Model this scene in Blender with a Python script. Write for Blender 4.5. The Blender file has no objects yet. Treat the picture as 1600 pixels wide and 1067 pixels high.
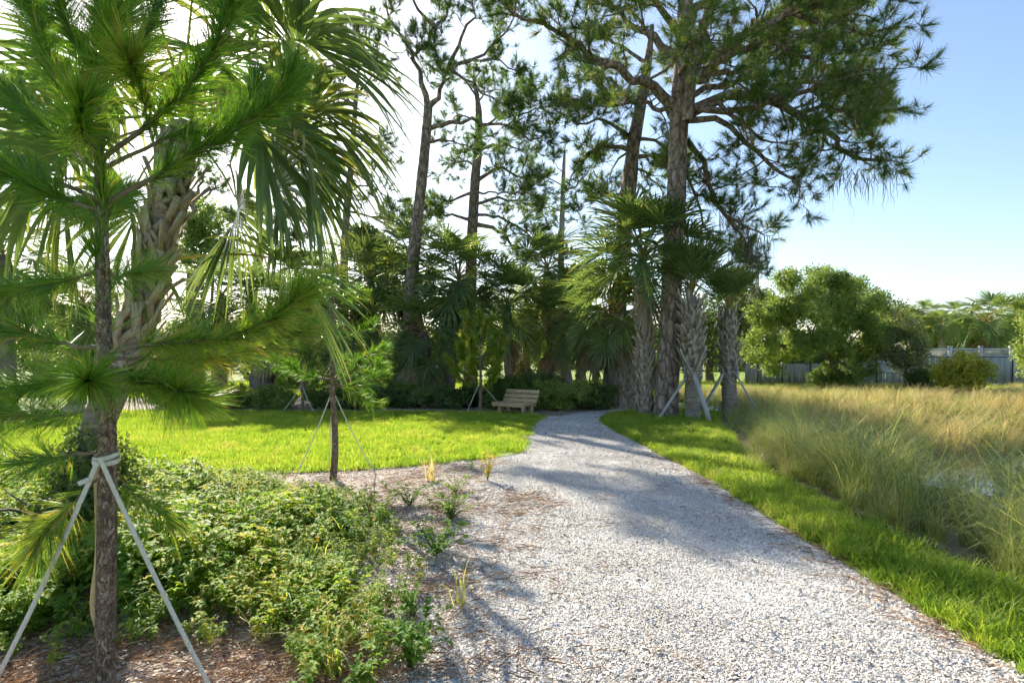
import bpy, math, random
import numpy as np
from mathutils import Vector, Matrix
from math import radians, sin, cos, pi

scene = bpy.context.scene
COL = scene.collection
RNG = np.random.default_rng(7)

# ------------------------------------------------------------------ camera
EYE, FPX, CX, HY = 1.55, 889.0, 800.0, 555.0
cam_d = bpy.data.cameras.new('camera')
cam = bpy.data.objects.new('camera', cam_d)
COL.objects.link(cam)
cam.location = (0, 0, EYE)
cam.rotation_euler = (radians(90), 0, 0)
cam_d.sensor_width = 36
cam_d.lens = 36 * FPX / 1600
cam_d.shift_y = (HY - 533.5) / 1600
cam_d.clip_start = 0.05
cam_d.clip_end = 3000
scene.camera = cam

# ------------------------------------------------------------------ sky, sun, exposure
SUN_AZ, SUN_EL = radians(-30), radians(31)      # azimuth from +Y towards +X
world = bpy.data.worlds.new('World')
scene.world = world
world.use_nodes = True
wn = world.node_tree.nodes
bg = wn['Background']
sky = wn.new('ShaderNodeTexSky')
sky.sky_type = 'NISHITA'
sky.sun_disc = False
sky.sun_elevation = SUN_EL
sky.sun_rotation = SUN_AZ
sky.air_density = 1.0
sky.dust_density = 0.9
sky.ozone_density = 1.6
world.node_tree.links.new(sky.outputs[0], bg.inputs[0])
bg.inputs[1].default_value = 0.11

sun_d = bpy.data.lights.new('sun', 'SUN')
sun_d.energy = 5.0
sun_d.angle = radians(0.5)
sun_d.color = (1.0, 0.91, 0.76)
sun = bpy.data.objects.new('sun', sun_d)
COL.objects.link(sun)
sdir = Vector((sin(SUN_AZ) * cos(SUN_EL), cos(SUN_AZ) * cos(SUN_EL), sin(SUN_EL)))
sun.rotation_euler = sdir.to_track_quat('Z', 'Y').to_euler()

vs = scene.view_settings
vs.view_transform = 'Standard'
vs.look = 'None'
vs.exposure = 1.2
vs.gamma = 1
cy = scene.cycles
cy.max_bounces = 8
cy.diffuse_bounces = 4
cy.glossy_bounces = 2
cy.transmission_bounces = 6
cy.use_adaptive_sampling = True
cy.adaptive_threshold = 0.04
cy.adaptive_min_samples = 12
cy.transparent_max_bounces = 4
cy.use_denoising = True
cy.sample_clamp_indirect = 6

# ------------------------------------------------------------------ helpers
def P(px, py, Y):
    """point at depth Y seen at a place in the photograph"""
    return np.array([(px - CX) / FPX * Y, Y, EYE - (py - HY) / FPX * Y])

def G(px, py, z=0.0):
    Y = (EYE - z) * FPX / (py - HY)
    return np.array([(px - CX) / FPX * Y, Y, z])

def unit(v):
    v = np.asarray(v, float)
    return v / (np.linalg.norm(v, axis=-1, keepdims=True) + 1e-9)

class Acc:
    """collects triangles for one mesh"""
    def __init__(s):
        s.V, s.F, s.T, s.n = [], [], [], 0
    def add(s, V, F, t=0.5):
        V = np.asarray(V, float).reshape(-1, 3); F = np.asarray(F, int).reshape(-1, 3)
        s.V.append(V); s.F.append(F + s.n); s.n += len(V)
        t = np.asarray(t, float)
        s.T.append(np.full(len(V), float(t)) if t.ndim == 0 else t.reshape(-1))
    def arrays(s):
        return np.concatenate(s.V), np.concatenate(s.F), np.concatenate(s.T)

def mesh_from(name, V, F, T=None, mat=None, smooth=True):
    me = bpy.data.meshes.new(name)
    V = np.asarray(V, np.float32); F = np.asarray(F, np.int32)
    me.vertices.add(len(V)); me.vertices.foreach_set('co', V.ravel())
    me.loops.add(len(F) * 3); me.loops.foreach_set('vertex_index', F.ravel())
    me.polygons.add(len(F)); me.polygons.foreach_set('loop_start', np.arange(0, len(F) * 3, 3, dtype=np.int32))
    me.update(calc_edges=True)
    if smooth:
        me.polygons.foreach_set('use_smooth', np.ones(len(F), bool))
    if T is not None:
        a = me.attributes.new('tint', 'FLOAT', 'POINT')
        a.data.foreach_set('value', np.asarray(T, np.float32))
    if mat: me.materials.append(mat)
    return me

def link(name, data, parent=None, loc=(0, 0, 0)):
    o = bpy.data.objects.new(name, data)
    COL.objects.link(o)
    o.location = loc
    if parent is not None: o.parent = parent
    return o

def obj(name, acc, mat, parent=None, smooth=True, origin=None):
    V, F, T = acc.arrays()
    if origin is not None: V = V - np.asarray(origin)
    o = link(name, mesh_from(name, V, F, T, mat, smooth), parent)
    if origin is not None and parent is None: o.location = origin
    return o

def tag(o, label=None, cat=None, group=None, kind=None):
    if label: o['label'] = label
    if cat: o['category'] = cat
    if group: o['group'] = group
    if kind: o['kind'] = kind
    return o

def thing(name, loc, label, cat, group=None):
    o = link(name, None, None, loc)
    o.empty_display_size = 0.2
    return tag(o, label, cat, group)

def catmull(pts, n):
    pts = np.asarray(pts, float)
    if len(pts) == 2:
        t = np.linspace(0, 1, n)[:, None]
        return pts[0] * (1 - t) + pts[1] * t
    p = np.vstack([2 * pts[0] - pts[1], pts, 2 * pts[-1] - pts[-2]])
    u = np.linspace(0, len(pts) - 1 - 1e-6, n)
    i = u.astype(int); f = (u - i)[:, None]
    a, b, c, d = p[i], p[i + 1], p[i + 2], p[i + 3]
    return 0.5 * ((2 * b) + (c - a) * f + (2 * a - 5 * b + 4 * c - d) * f ** 2 + (3 * b - a - 3 * c + d) * f ** 3)

def tube(pts, rad, n=6, cap=True):
    pts = np.asarray(pts, float); K = len(pts)
    rad = np.broadcast_to(np.asarray(rad, float), (K,)) if np.ndim(rad) else np.full(K, rad)
    t = unit(np.gradient(pts, axis=0))
    ref = np.array([0, 0, 1.0]) if abs(t[:, 2]).mean() < 0.8 else np.array([1.0, 0, 0])
    a = unit(np.cross(t, ref)); b = np.cross(t, a)
    ang = np.linspace(0, 2 * pi, n, endpoint=False)
    V = (pts[:, None] + rad[:, None, None] * (np.cos(ang)[None, :, None] * a[:, None] + np.sin(ang)[None, :, None] * b[:, None])).reshape(-1, 3)
    i = np.arange(K - 1)[:, None] * n; j = np.arange(n)[None]; j2 = (j + 1) % n
    q = np.stack([i + j, i + j2, i + n + j2, i + n + j], -1).reshape(-1, 4)
    F = np.vstack([q[:, [0, 1, 2]], q[:, [0, 2, 3]]])
    if cap:
        e = np.array([[(K - 1) * n, (K - 1) * n + k, (K - 1) * n + k + 1] for k in range(1, n - 1)])
        F = np.vstack([F, e])
    return V, F

def frames(z, roll):
    z = unit(z)
    ref = np.where(np.abs(z[:, 2:3]) < 0.9, np.array([[0, 0, 1.0]]), np.array([[1.0, 0, 0]]))
    x = unit(np.cross(ref, z)); y = np.cross(z, x)
    c, s = np.cos(roll)[:, None], np.sin(roll)[:, None]
    return np.stack([x * c + y * s, -x * s + y * c, z], -1)      # columns

def bake(acc, temps, idx, R, S, pos, tint=None):
    """copies of template meshes baked into one accumulator"""
    for k, (V, F, T) in enumerate(temps):
        m = np.where(idx == k)[0]
        if len(m) == 0: continue
        W = np.einsum('nij,vj->nvi', R[m], V) * S[m][:, None, None] + pos[m][:, None]
        FF = (F[None] + (np.arange(len(m)) * len(V))[:, None, None]).reshape(-1, 3)
        tt = np.broadcast_to(T[None], (len(m), len(V)))
        if tint is not None: tt = tt + tint[m][:, None]
        acc.add(W.reshape(-1, 3), FF, tt.reshape(-1))

def box(acc, c, sx, sy, sz, M=None, t=0.5):
    v = np.array([[x, y, z] for x in (-.5, .5) for y in (-.5, .5) for z in (-.5, .5)]) * (sx, sy, sz)
    if M is not None: v = v @ np.asarray(M).T
    v = v + np.asarray(c)
    f = [(0, 1, 3), (0, 3, 2), (4, 6, 7), (4, 7, 5), (0, 4, 5), (0, 5, 1), (2, 3, 7), (2, 7, 6), (0, 2, 6), (0, 6, 4), (1, 5, 7), (1, 7, 3)]
    acc.add(v, f, t)

def bar(acc, p, q, w, h, t=0.5, up=(0, 0, 1)):
    p, q = np.asarray(p, float), np.asarray(q, float)
    d = q - p; L = np.linalg.norm(d); z = d / L
    x = np.cross(up, z)
    x = unit(x) if np.linalg.norm(x) > 1e-3 else np.array([1.0, 0, 0])
    y = np.cross(z, x)
    box(acc, (p + q) / 2, w, h, L, np.stack([x, y, z], -1), t)

def bevel(o, w):
    m = o.modifiers.new('bevel', 'BEVEL'); m.width = w; m.segments = 2; m.limit_method = 'ANGLE'

# ------------------------------------------------------------------ materials
def nt(name):
    m = bpy.data.materials.new(name); m.use_nodes = True
    n = m.node_tree.nodes; l = m.node_tree.links
    return m, n, l, n['Principled BSDF'], n['Material Output']

def ramp(n, stops, interp='LINEAR'):
    r = n.new('ShaderNodeValToRGB'); r.color_ramp.interpolation = interp
    e = r.color_ramp.elements
    while len(e) < len(stops): e.new(0.5)
    for k, (p, c) in enumerate(stops):
        e[k].position = p; e[k].color = (*c, 1)
    return r

def leafmat(name, stops, trans=0.4, tcol=(1.5, 1.35, 0.5), rough=0.45, spec=0.4, rnd=0.3, noise=0.0):
    m, n, l, b, out = nt(name)
    at = n.new('ShaderNodeAttribute'); at.attribute_name = 'tint'
    oi = n.new('ShaderNodeObjectInfo')
    ma = n.new('ShaderNodeMath'); ma.operation = 'MULTIPLY_ADD'
    l.new(oi.outputs['Random'], ma.inputs[0]); ma.inputs[1].default_value = rnd; ma.inputs[2].default_value = -rnd / 2
    ad = n.new('ShaderNodeMath'); ad.operation = 'ADD'
    l.new(at.outputs['Fac'], ad.inputs[0]); l.new(ma.outputs[0], ad.inputs[1])
    src = ad.outputs[0]
    if noise:
        g = n.new('ShaderNodeNewGeometry')
        nz = n.new('ShaderNodeTexNoise'); nz.inputs['Scale'].default_value = 0.9; nz.inputs['Detail'].default_value = 3
        l.new(g.outputs['Position'], nz.inputs['Vector'])
        m2 = n.new('ShaderNodeMath'); m2.operation = 'MULTIPLY_ADD'
        l.new(nz.outputs['Fac'], m2.inputs[0]); m2.inputs[1].default_value = noise; m2.inputs[2].default_value = -noise / 2
        a2 = n.new('ShaderNodeMath'); a2.operation = 'ADD'
        l.new(src, a2.inputs[0]); l.new(m2.outputs[0], a2.inputs[1]); src = a2.outputs[0]
    r = ramp(n, stops); l.new(src, r.inputs[0])
    l.new(r.outputs[0], b.inputs['Base Color'])
    b.inputs['Roughness'].default_value = rough
    b.inputs['Specular IOR Level'].default_value = spec
    tr = n.new('ShaderNodeBsdfTranslucent')
    mx = n.new('ShaderNodeVectorMath'); mx.operation = 'MULTIPLY'
    l.new(r.outputs[0], mx.inputs[0]); mx.inputs[1].default_value = tcol
    l.new(mx.outputs[0], tr.inputs['Color'])
    ms = n.new('ShaderNodeMixShader'); ms.inputs[0].default_value = trans
    l.new(b.outputs[0], ms.inputs[1]); l.new(tr.outputs[0], ms.inputs[2]); l.new(ms.outputs[0], out.inputs['Surface'])
    return m

def surf(name, stops, scale=8, detail=5, rough=0.8, bump=0.3, bscale=None, tex='NOISE', stretch=(1, 1, 1), dist=0.02, spec=0.3, coord='Object'):
    m, n, l, b, out = nt(name)
    tc = n.new('ShaderNodeTexCoord'); mp = n.new('ShaderNodeMapping')
    mp.inputs['Scale'].default_value = stretch
    l.new(tc.outputs[coord], mp.inputs[0])
    if tex == 'NOISE':
        t = n.new('ShaderNodeTexNoise'); t.inputs['Scale'].default_value = scale; t.inputs['Detail'].default_value = detail
        fac = t.outputs['Fac']
    else:
        t = n.new('ShaderNodeTexVoronoi'); t.inputs['Scale'].default_value = scale
        fac = t.outputs['Distance']
    l.new(mp.outputs[0], t.inputs['Vector'])
    r = ramp(n, stops); l.new(fac, r.inputs[0]); l.new(r.outputs[0], b.inputs['Base Color'])
    b.inputs['Roughness'].default_value = rough; b.inputs['Specular IOR Level'].default_value = spec
    if bump:
        t2 = n.new('ShaderNodeTexNoise'); t2.inputs['Scale'].default_value = bscale or scale * 2; t2.inputs['Detail'].default_value = 6
        l.new(mp.outputs[0], t2.inputs['Vector'])
        bp = n.new('ShaderNodeBump'); bp.inputs['Strength'].default_value = bump; bp.inputs['Distance'].default_value = dist
        l.new(t2.outputs['Fac'], bp.inputs['Height']); l.new(bp.outputs[0], b.inputs['Normal'])
    return m

M = {}
M['pine_needle'] = leafmat('mature pine needles', [(0, (.05, .11, .04)), (.5, (.10, .19, .06)), (.85, (.19, .25, .075)), (1, (.26, .21, .09))], 0.45, rough=.4, noise=.5)
M['young_needle'] = leafmat('young pine needles', [(0, (.06, .16, .025)), (.5, (.135, .30, .04)), (.8, (.27, .39, .055)), (1, (.40, .32, .11))], 0.5, rough=.35, spec=.5, rnd=.15)
M['frond'] = leafmat('palm frond', [(0, (.08, .145, .065)), (.5, (.155, .24, .09)), (.78, (.27, .32, .10)), (.9, (.38, .31, .13)), (1, (.46, .37, .22))], 0.47, (1.45, 1.3, .6), rough=.32, spec=.6, rnd=.3)
M['dead_frond'] = leafmat('dead palm frond', [(0, (.20, .15, .10)), (.5, (.33, .26, .18)), (1, (.48, .42, .32))], 0.3, (1.1, 1, .8), rough=.8, spec=.1)
M['petiole'] = surf('palm petiole', [(0.3, (.18, .19, .06)), (.7, (.30, .28, .10))], 6, bump=.1)
M['turf'] = leafmat('turf blade', [(0, (.15, .27, .03)), (.5, (.27, .42, .05)), (.85, (.41, .49, .08)), (1, (.48, .44, .17))], 0.57, (1.46, 1.32, .8), rough=.5, spec=.25, rnd=.7, noise=.9)
M['cordgrass'] = leafmat('cordgrass blade', [(0, (.14, .21, .07)), (.45, (.27, .35, .10)), (.75, (.43, .43, .17)), (1, (.56, .47, .26))], 0.5, (1.3, 1.2, .8), rough=.4, rnd=.5)
M['goldgrass'] = leafmat('golden grass blade', [(0, (.25, .32, .09)), (.4, (.42, .42, .15)), (.75, (.56, .46, .22)), (1, (.64, .48, .29))], 0.52, (1.2, 1.1, .85), rough=.5, rnd=.8, noise=.9)
M['cover'] = leafmat('ground cover leaf', [(0, (.09, .20, .045)), (.5, (.18, .33, .055)), (.85, (.33, .43, .07)), (1, (.48, .43, .10))], 0.52, (1.6, 1.4, .5), rough=.55, spec=.12, rnd=.4, noise=.6)
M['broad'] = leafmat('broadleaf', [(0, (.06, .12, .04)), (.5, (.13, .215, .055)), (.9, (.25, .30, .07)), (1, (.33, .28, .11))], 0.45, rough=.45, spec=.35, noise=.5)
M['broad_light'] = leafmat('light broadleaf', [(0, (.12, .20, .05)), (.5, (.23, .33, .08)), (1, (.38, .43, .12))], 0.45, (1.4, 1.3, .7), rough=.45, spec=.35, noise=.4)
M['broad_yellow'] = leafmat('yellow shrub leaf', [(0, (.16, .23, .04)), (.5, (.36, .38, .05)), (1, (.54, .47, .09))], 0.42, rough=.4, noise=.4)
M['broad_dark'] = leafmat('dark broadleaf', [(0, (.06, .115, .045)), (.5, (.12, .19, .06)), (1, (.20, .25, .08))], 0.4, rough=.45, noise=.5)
M['grey_leaf'] = leafmat('grey green leaf', [(0, (.14, .18, .09)), (.5, (.24, .28, .14)), (1, (.35, .38, .2))], 0.4, rough=.5)
M['moss'] = leafmat('spanish moss', [(0, (.14, .15, .13)), (1, (.26, .26, .21))], 0.3, (1, 1, .9), rough=.9, spec=.1)
M['flower'] = leafmat('yellow flower', [(0, (.75, .36, .01)), (1, (.8, .5, .02))], 0.3, (1, 1, .5))
M['litter'] = leafmat('brown pine litter', [(0, (.20, .11, .065)), (.5, (.34, .20, .115)), (1, (.48, .34, .22))], 0.15, (1, 1, 1), rough=.8, spec=.15)
M['shell'] = leafmat('shell chip', [(0, (.20, .17, .14)), (.25, (.42, .37, .31)), (.7, (.69, .65, .60)), (1, (.82, .8, .77))], 0.0, (1, 1, 1), rough=.65, spec=.35, rnd=.25, noise=.85)

def barkmat(name, stops, scale, stretch, bump, dist):
    m, n, l, b, out = nt(name)
    tc = n.new('ShaderNodeTexCoord'); mp = n.new('ShaderNodeMapping'); mp.inputs['Scale'].default_value = stretch
    l.new(tc.outputs['Object'], mp.inputs[0])
    v = n.new('ShaderNodeTexVoronoi'); v.feature = 'DISTANCE_TO_EDGE'; v.inputs['Scale'].default_value = scale
    nz = n.new('ShaderNodeTexNoise'); nz.inputs['Scale'].default_value = scale * 1.3; nz.inputs['Detail'].default_value = 6
    l.new(mp.outputs[0], nz.inputs['Vector'])
    mx = n.new('ShaderNodeMix'); mx.data_type = 'VECTOR'; mx.inputs['Factor'].default_value = 0.12
    l.new(mp.outputs[0], mx.inputs[4]); l.new(nz.outputs['Color'], mx.inputs[5])
    l.new(mx.outputs[1], v.inputs['Vector'])
    cr = n.new('ShaderNodeMath'); cr.operation = 'MULTIPLY'; cr.use_clamp = True
    l.new(v.outputs['Distance'], cr.inputs[0]); cr.inputs[1].default_value = 5
    r = ramp(n, stops); l.new(nz.outputs['Fac'], r.inputs[0])
    dk = n.new('ShaderNodeMix'); dk.data_type = 'RGBA'; dk.blend_type = 'MULTIPLY'
    rr = ramp(n, [(0, (.45, .40, .36)), (.5, (1, 1, 1))]); l.new(cr.outputs[0], rr.inputs[0])
    dk.inputs['Factor'].default_value = 1
    l.new(r.outputs[0], dk.inputs[6]); l.new(rr.outputs[0], dk.inputs[7]); l.new(dk.outputs[2], b.inputs['Base Color'])
    hs = n.new('ShaderNodeMath'); hs.operation = 'ADD'; l.new(cr.outputs[0], hs.inputs[0]); l.new(nz.outputs['Fac'], hs.inputs[1])
    bp = n.new('ShaderNodeBump'); bp.inputs['Strength'].default_value = bump; bp.inputs['Distance'].default_value = dist
    l.new(hs.outputs[0], bp.inputs['Height']); l.new(bp.outputs[0], b.inputs['Normal'])
    b.inputs['Roughness'].default_value = .9; b.inputs['Specular IOR Level'].default_value = .15
    return m

M['pine_bark'] = barkmat('pine bark plates', [(.25, (.13, .10, .08)), (.5, (.27, .205, .165)), (.75, (.42, .35, .30))], 7, (1, 1, .45), .9, .04)
M['young_bark'] = barkmat('young pine bark', [(.25, (.16, .11, .08)), (.5, (.32, .235, .17)), (.75, (.48, .39, .30))], 34, (1, 1, .5), .9, .012)
M['twig'] = surf('twig', [(.3, (.13, .095, .07)), (.7, (.25, .19, .14))], 12, bump=.2)
M['palm_bark'] = surf('palm trunk', [(.3, (.15, .12, .095)), (.55, (.29, .24, .19)), (.75, (.42, .36, .29))], 5, stretch=(1, 1, 6), bump=.6, dist=.03)
M['boot'] = surf('palm boot', [(.3, (.27, .21, .155)), (.55, (.43, .355, .28)), (.75, (.58, .50, .41))], 9, stretch=(1, 1, .5), bump=.4)
M['dark_bark'] = surf('dark bark', [(.3, (.10, .08, .07)), (.7, (.24, .20, .165))], 6, stretch=(1, 1, .3), bump=.7, dist=.03)
M['broad_bark'] = surf('broadleaf bark', [(.3, (.09, .07, .055)), (.7, (.2, .16, .13))], 8, stretch=(1, 1, .4), bump=.6)
M['strap'] = surf('woven strap', [(.3, (.52, .50, .42)), (.7, (.66, .64, .56))], 60, bump=.2, dist=.002, rough=.7)
M['tan_strap'] = surf('weathered tan strap', [(.3, (.40, .30, .15)), (.7, (.52, .42, .24))], 60, bump=.2, dist=.002, rough=.7)
M['bench_wood'] = surf('bench timber', [(.3, (.26, .17, .09)), (.5, (.46, .33, .19)), (.72, (.62, .48, .30))], 5, stretch=(1, 12, 12), bump=.15, dist=.005, rough=.7)
M['brace_wood'] = surf('weathered lumber', [(.3, (.26, .25, .23)), (.6, (.42, .40, .37)), (.8, (.52, .50, .46))], 7, stretch=(1, 1, .2), bump=.2, dist=.006)
M['vinyl'] = surf('aged vinyl fence', [(.3, (.40, .40, .39)), (.7, (.62, .62, .61))], 2.5, stretch=(1, 1, .3), bump=.05, rough=.5)
M['vinyl_dirty'] = surf('stained vinyl boards', [(.3, (.30, .30, .28)), (.55, (.44, .44, .42)), (.8, (.56, .56, .54))], 1.6, stretch=(3, 1, .35), bump=.05, rough=.6)
M['black_metal'] = surf('black coated steel', [(.3, (.015, .015, .016)), (.7, (.03, .03, .03))], 20, bump=0, rough=.4)
M['blue_paint'] = surf('pale blue boards', [(.3, (.28, .38, .46)), (.7, (.40, .52, .60))], 5, bump=0, rough=.6)
M['band'] = surf('steel band', [(.3, (.08, .08, .075)), (.7, (.16, .15, .14))], 20, bump=0, rough=.5)

# ground materials
def soil(name, stops, s1, s2, bump, dist):
    m, n, l, b, out = nt(name)
    g = n.new('ShaderNodeNewGeometry')
    a = n.new('ShaderNodeTexNoise'); a.inputs['Scale'].default_value = s1; a.inputs['Detail'].default_value = 8; a.inputs['Roughness'].default_value = .7
    v = n.new('ShaderNodeTexVoronoi'); v.inputs['Scale'].default_value = s2; v.inputs['Randomness'].default_value = 1
    for t in (a, v): l.new(g.outputs['Position'], t.inputs['Vector'])
    sc = n.new('ShaderNodeSeparateColor'); l.new(v.outputs['Color'], sc.inputs[0])
    mixf = n.new('ShaderNodeMix'); mixf.data_type = 'FLOAT'; mixf.inputs[0].default_value = .5
    l.new(a.outputs['Fac'], mixf.inputs[2]); l.new(sc.outputs[0], mixf.inputs[3])
    r = ramp(n, stops); l.new(mixf.outputs[0], r.inputs[0]); l.new(r.outputs[0], b.inputs['Base Color'])
    hs = n.new('ShaderNodeMath'); hs.operation = 'ADD'; l.new(sc.outputs[1], hs.inputs[0]); l.new(a.outputs['Fac'], hs.inputs[1])
    bp = n.new('ShaderNodeBump'); bp.inputs['Strength'].default_value = bump; bp.inputs['Distance'].default_value = dist
    l.new(hs.outputs[0], bp.inputs['Height']); l.new(bp.outputs[0], b.inputs['Normal'])
    b.inputs['Roughness'].default_value = .85; b.inputs['Specular IOR Level'].default_value = .2
    return m
M['shell_path'] = soil('crushed shell path', [(.15, (.28, .26, .235)), (.4, (.50, .48, .45)), (.7, (.66, .64, .61)), (.9, (.76, .75, .73))], 3, 48, .8, .02)
M['mulch'] = soil('shell and needle mulch', [(.2, (.13, .09, .07)), (.4, (.25, .18, .14)), (.56, (.38, .30, .245)), (.74, (.62, .56, .49))], 4, 60, .8, .02)
M['ground'] = soil('field soil with grass', [(.25, (.12, .18, .03)), (.5, (.19, .27, .04)), (.75, (.28, .30, .07))], 1.2, 20, .5, .03)
M['lawn_base'] = soil('turf soil', [(.25, (.12, .19, .03)), (.5, (.20, .29, .04)), (.75, (.28, .34, .06))], 3, 40, .6, .02)
M['basin'] = soil('basin soil', [(.25, (.07, .06, .035)), (.5, (.13, .115, .06)), (.75, (.2, .17, .09))], 2, 30, .6, .03)

# ------------------------------------------------------------------ ground plan (metres)
PATH_R = np.array([(2.5, 1.0), (2.47, 1.8), (2.45, 2.72), (2.46, 3.67), (2.42, 4.75), (2.42, 7.25), (2.24, 9.5), (2.07, 11.5), (2.05, 13.4), (2.4, 14.5), (3.2, 15.2), (4.8, 15.75), (8, 16.2), (14, 16.4)])
PATH_L = np.array([(-.2, 1.0), (-.25, 1.8), (-.3, 2.69), (-.33, 4.0), (-.25, 5.6), (-.02, 8.35), (.35, 9.84), (.47, 12), (1.0, 14.1), (1.9, 15.4), (3.0, 16.3), (4.8, 17.0), (8, 17.5), (14, 17.7)])
STRIP_R = np.array([(3.4, 1.0), (3.3, 2.0), (3.22, 3.58), (3.15, 4.67), (3.16, 5.62), (3.27, 7.45), (3.74, 9.5), (4.2, 11.0), (4.6, 12.9), (5.1, 14.0), (5.4, 14.6), (5.0, 15.3)])
LAWN = np.array([(-22, 7.0), (-9, 6.9), (-4.9, 7.2), (-2.9, 7.45), (-1.74, 7.74), (-.93, 8.2), (-.2, 8.6), (.12, 9.0), (.3, 9.84), (.4, 12), (.55, 13.2), (.9, 14.1), (.3, 14.9), (-1.2, 15.3), (-4, 15.4), (-9, 15.5), (-22, 15.6)])
STRIP = np.vstack([PATH_R[:12] + (.02, 0), STRIP_R[::-1]])
COVER = np.array([(-7, 7.1), (-4.6, 7.0), (-2.95, 7.0), (-2.3, 6.5), (-1.75, 6.3), (-1.15, 5.3), (-.75, 4.6), (-.6, 3.9), (-.55, 3.2), (-.5, 2.5), (-.95, 2.35), (-1.2, 2.95), (-2.0, 3.0), (-2.5, 2.7), (-4.5, 2.6), (-7, 4.0)])

def inside(poly, p):
    x, y = p[:, 0], p[:, 1]; r = np.zeros(len(p), bool)
    a = poly; b = np.roll(poly, -1, 0)
    for (x0, y0), (x1, y1) in zip(a, b):
        if y0 == y1: continue
        c = ((y0 > y) != (y1 > y)) & (x < (x1 - x0) * (y - y0) / (y1 - y0) + x0)
        r ^= c
    return r

def edge_dist(poly, p, closed=True):
    d = np.full(len(p), 1e9)
    b = np.roll(poly, -1, 0)
    n = len(poly) if closed else len(poly) - 1
    for k in range(n):
        u = b[k] - poly[k]; L = (u @ u) + 1e-9
        t = np.clip(((p - poly[k]) @ u) / L, 0, 1)
        d = np.minimum(d, np.linalg.norm(p - poly[k] - t[:, None] * u, axis=1))
    return d

def sm(a, b, x):
    t = np.clip((x - a) / (b - a), 0, 1)
    return t * t * (3 - 2 * t)

def height(x, y):
    x = np.asarray(x, float); y = np.asarray(y, float)
    xb = np.interp(y, STRIP_R[:-1, 1], STRIP_R[:-1, 0])
    s = x - xb
    basin = sm(.1, 2.2, s) * (1 - sm(12.5, 17.5, y)) * .55
    bank = .16 * np.exp(-((x + 2.1) / 1.1) ** 2 - ((y - 7.0) / .55) ** 2) * 0
    return -basin + bank + 0.04 * np.sin(x * .7) * np.cos(y * .5) * sm(18, 26, y)

def scatter_in(poly, n, rng):
    lo, hi = poly.min(0), poly.max(0); out = []
    while sum(map(len, out)) < n:
        p = rng.uniform(lo, hi, (n * 2, 2)); out.append(p[inside(poly, p)])
    return np.concatenate(out)[:n]

def wobble(poly, step, amp, seed):
    r = np.random.default_rng(seed); out = []
    for a, b in zip(poly, np.roll(poly, -1, 0)):
        L = np.linalg.norm(b - a); k = max(1, int(L / step))
        for i in range(k):
            out.append(a + (b - a) * i / k + r.normal(0, amp, 2) * (i > 0))
    return np.array(out)

def sheet(name, poly, z, mat, kind='structure'):
    import bmesh
    bm = bmesh.new()
    vv = [bm.verts.new((x, y, z)) for x, y in poly]
    bmesh.ops.triangulate_ngon if False else None
    f = bm.faces.new(vv); bmesh.ops.triangulate(bm, faces=[f])
    me = bpy.data.meshes.new(name); bm.to_mesh(me); bm.free()
    me.materials.append(mat)
    o = link(name, me); o['kind'] = kind
    return o

# ------------------------------------------------------------------ the setting
# ground: fine grid near, coarse to the horizon
gx = np.unique(np.concatenate([np.linspace(-900, -30, 14), np.linspace(-30, 30, 161), np.linspace(30, 900, 14)]))
gy = np.unique(np.concatenate([np.linspace(-60, -2, 8), np.linspace(-2, 32, 120), np.linspace(32, 1500, 20)]))
X, Yg = np.meshgrid(gx, gy)
Zg = height(X, Yg)
V = np.stack([X, Yg, Zg], -1).reshape(-1, 3)
nx = len(gx)
ii = (np.arange(len(gy) - 1)[:, None] * nx + np.arange(nx - 1)[None]).ravel()
F = np.vstack([np.stack([ii, ii + 1, ii + nx + 1], -1), np.stack([ii, ii + nx + 1, ii + nx], -1)])
o = link('ground', mesh_from('ground', V, F, None, M['ground'])); o['kind'] = 'structure'

sheet('mulch_bed', wobble(np.array([(-9, 1.0), (3.3, 1.0), (2.6, 9), (.2, 9.4), (-.9, 8.5), (-9, 7.5)]), .3, .02, 1), .004, M['mulch'])
sheet('planting_bed', wobble(np.array([(-14, 15.2), (.3, 14.8), (1.2, 14.2), (2.2, 15.5), (3.4, 16.5), (5, 17.2), (5.2, 20), (-14, 21.5)]), .4, .06, 2), .004, M['mulch'])
sheet('lawn', wobble(LAWN, .25, .015, 3), .012, M['lawn_base'])
sheet('grass_verge', wobble(STRIP, .25, .012, 4), .012, M['lawn_base'])
sheet('path', wobble(np.vstack([PATH_R, PATH_L[::-1]]), .18, .022, 5), .008, M['shell_path'])

def basin_sheet():
    xs = np.linspace(3.0, 30, 90); ys = np.linspace(1, 17.5, 60)
    A, B = np.meshgrid(xs, ys); Z = height(A, B) + .012
    xb = np.interp(B, STRIP_R[:-1, 1], STRIP_R[:-1, 0])
    A2 = np.maximum(A, xb); Z = height(A2, B) + .006
    V = np.stack([A2, B, Z], -1).reshape(-1, 3); n = len(xs)
    ii = (np.arange(len(ys) - 1)[:, None] * n + np.arange(n - 1)[None]).ravel()
    F = np.vstack([np.stack([ii, ii + 1, ii + n + 1], -1), np.stack([ii, ii + n + 1, ii + n], -1)])
    o = link('basin_ground', mesh_from('basin_ground', V, F, None, M['basin'])); o['kind'] = 'structure'
basin_sheet()

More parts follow.
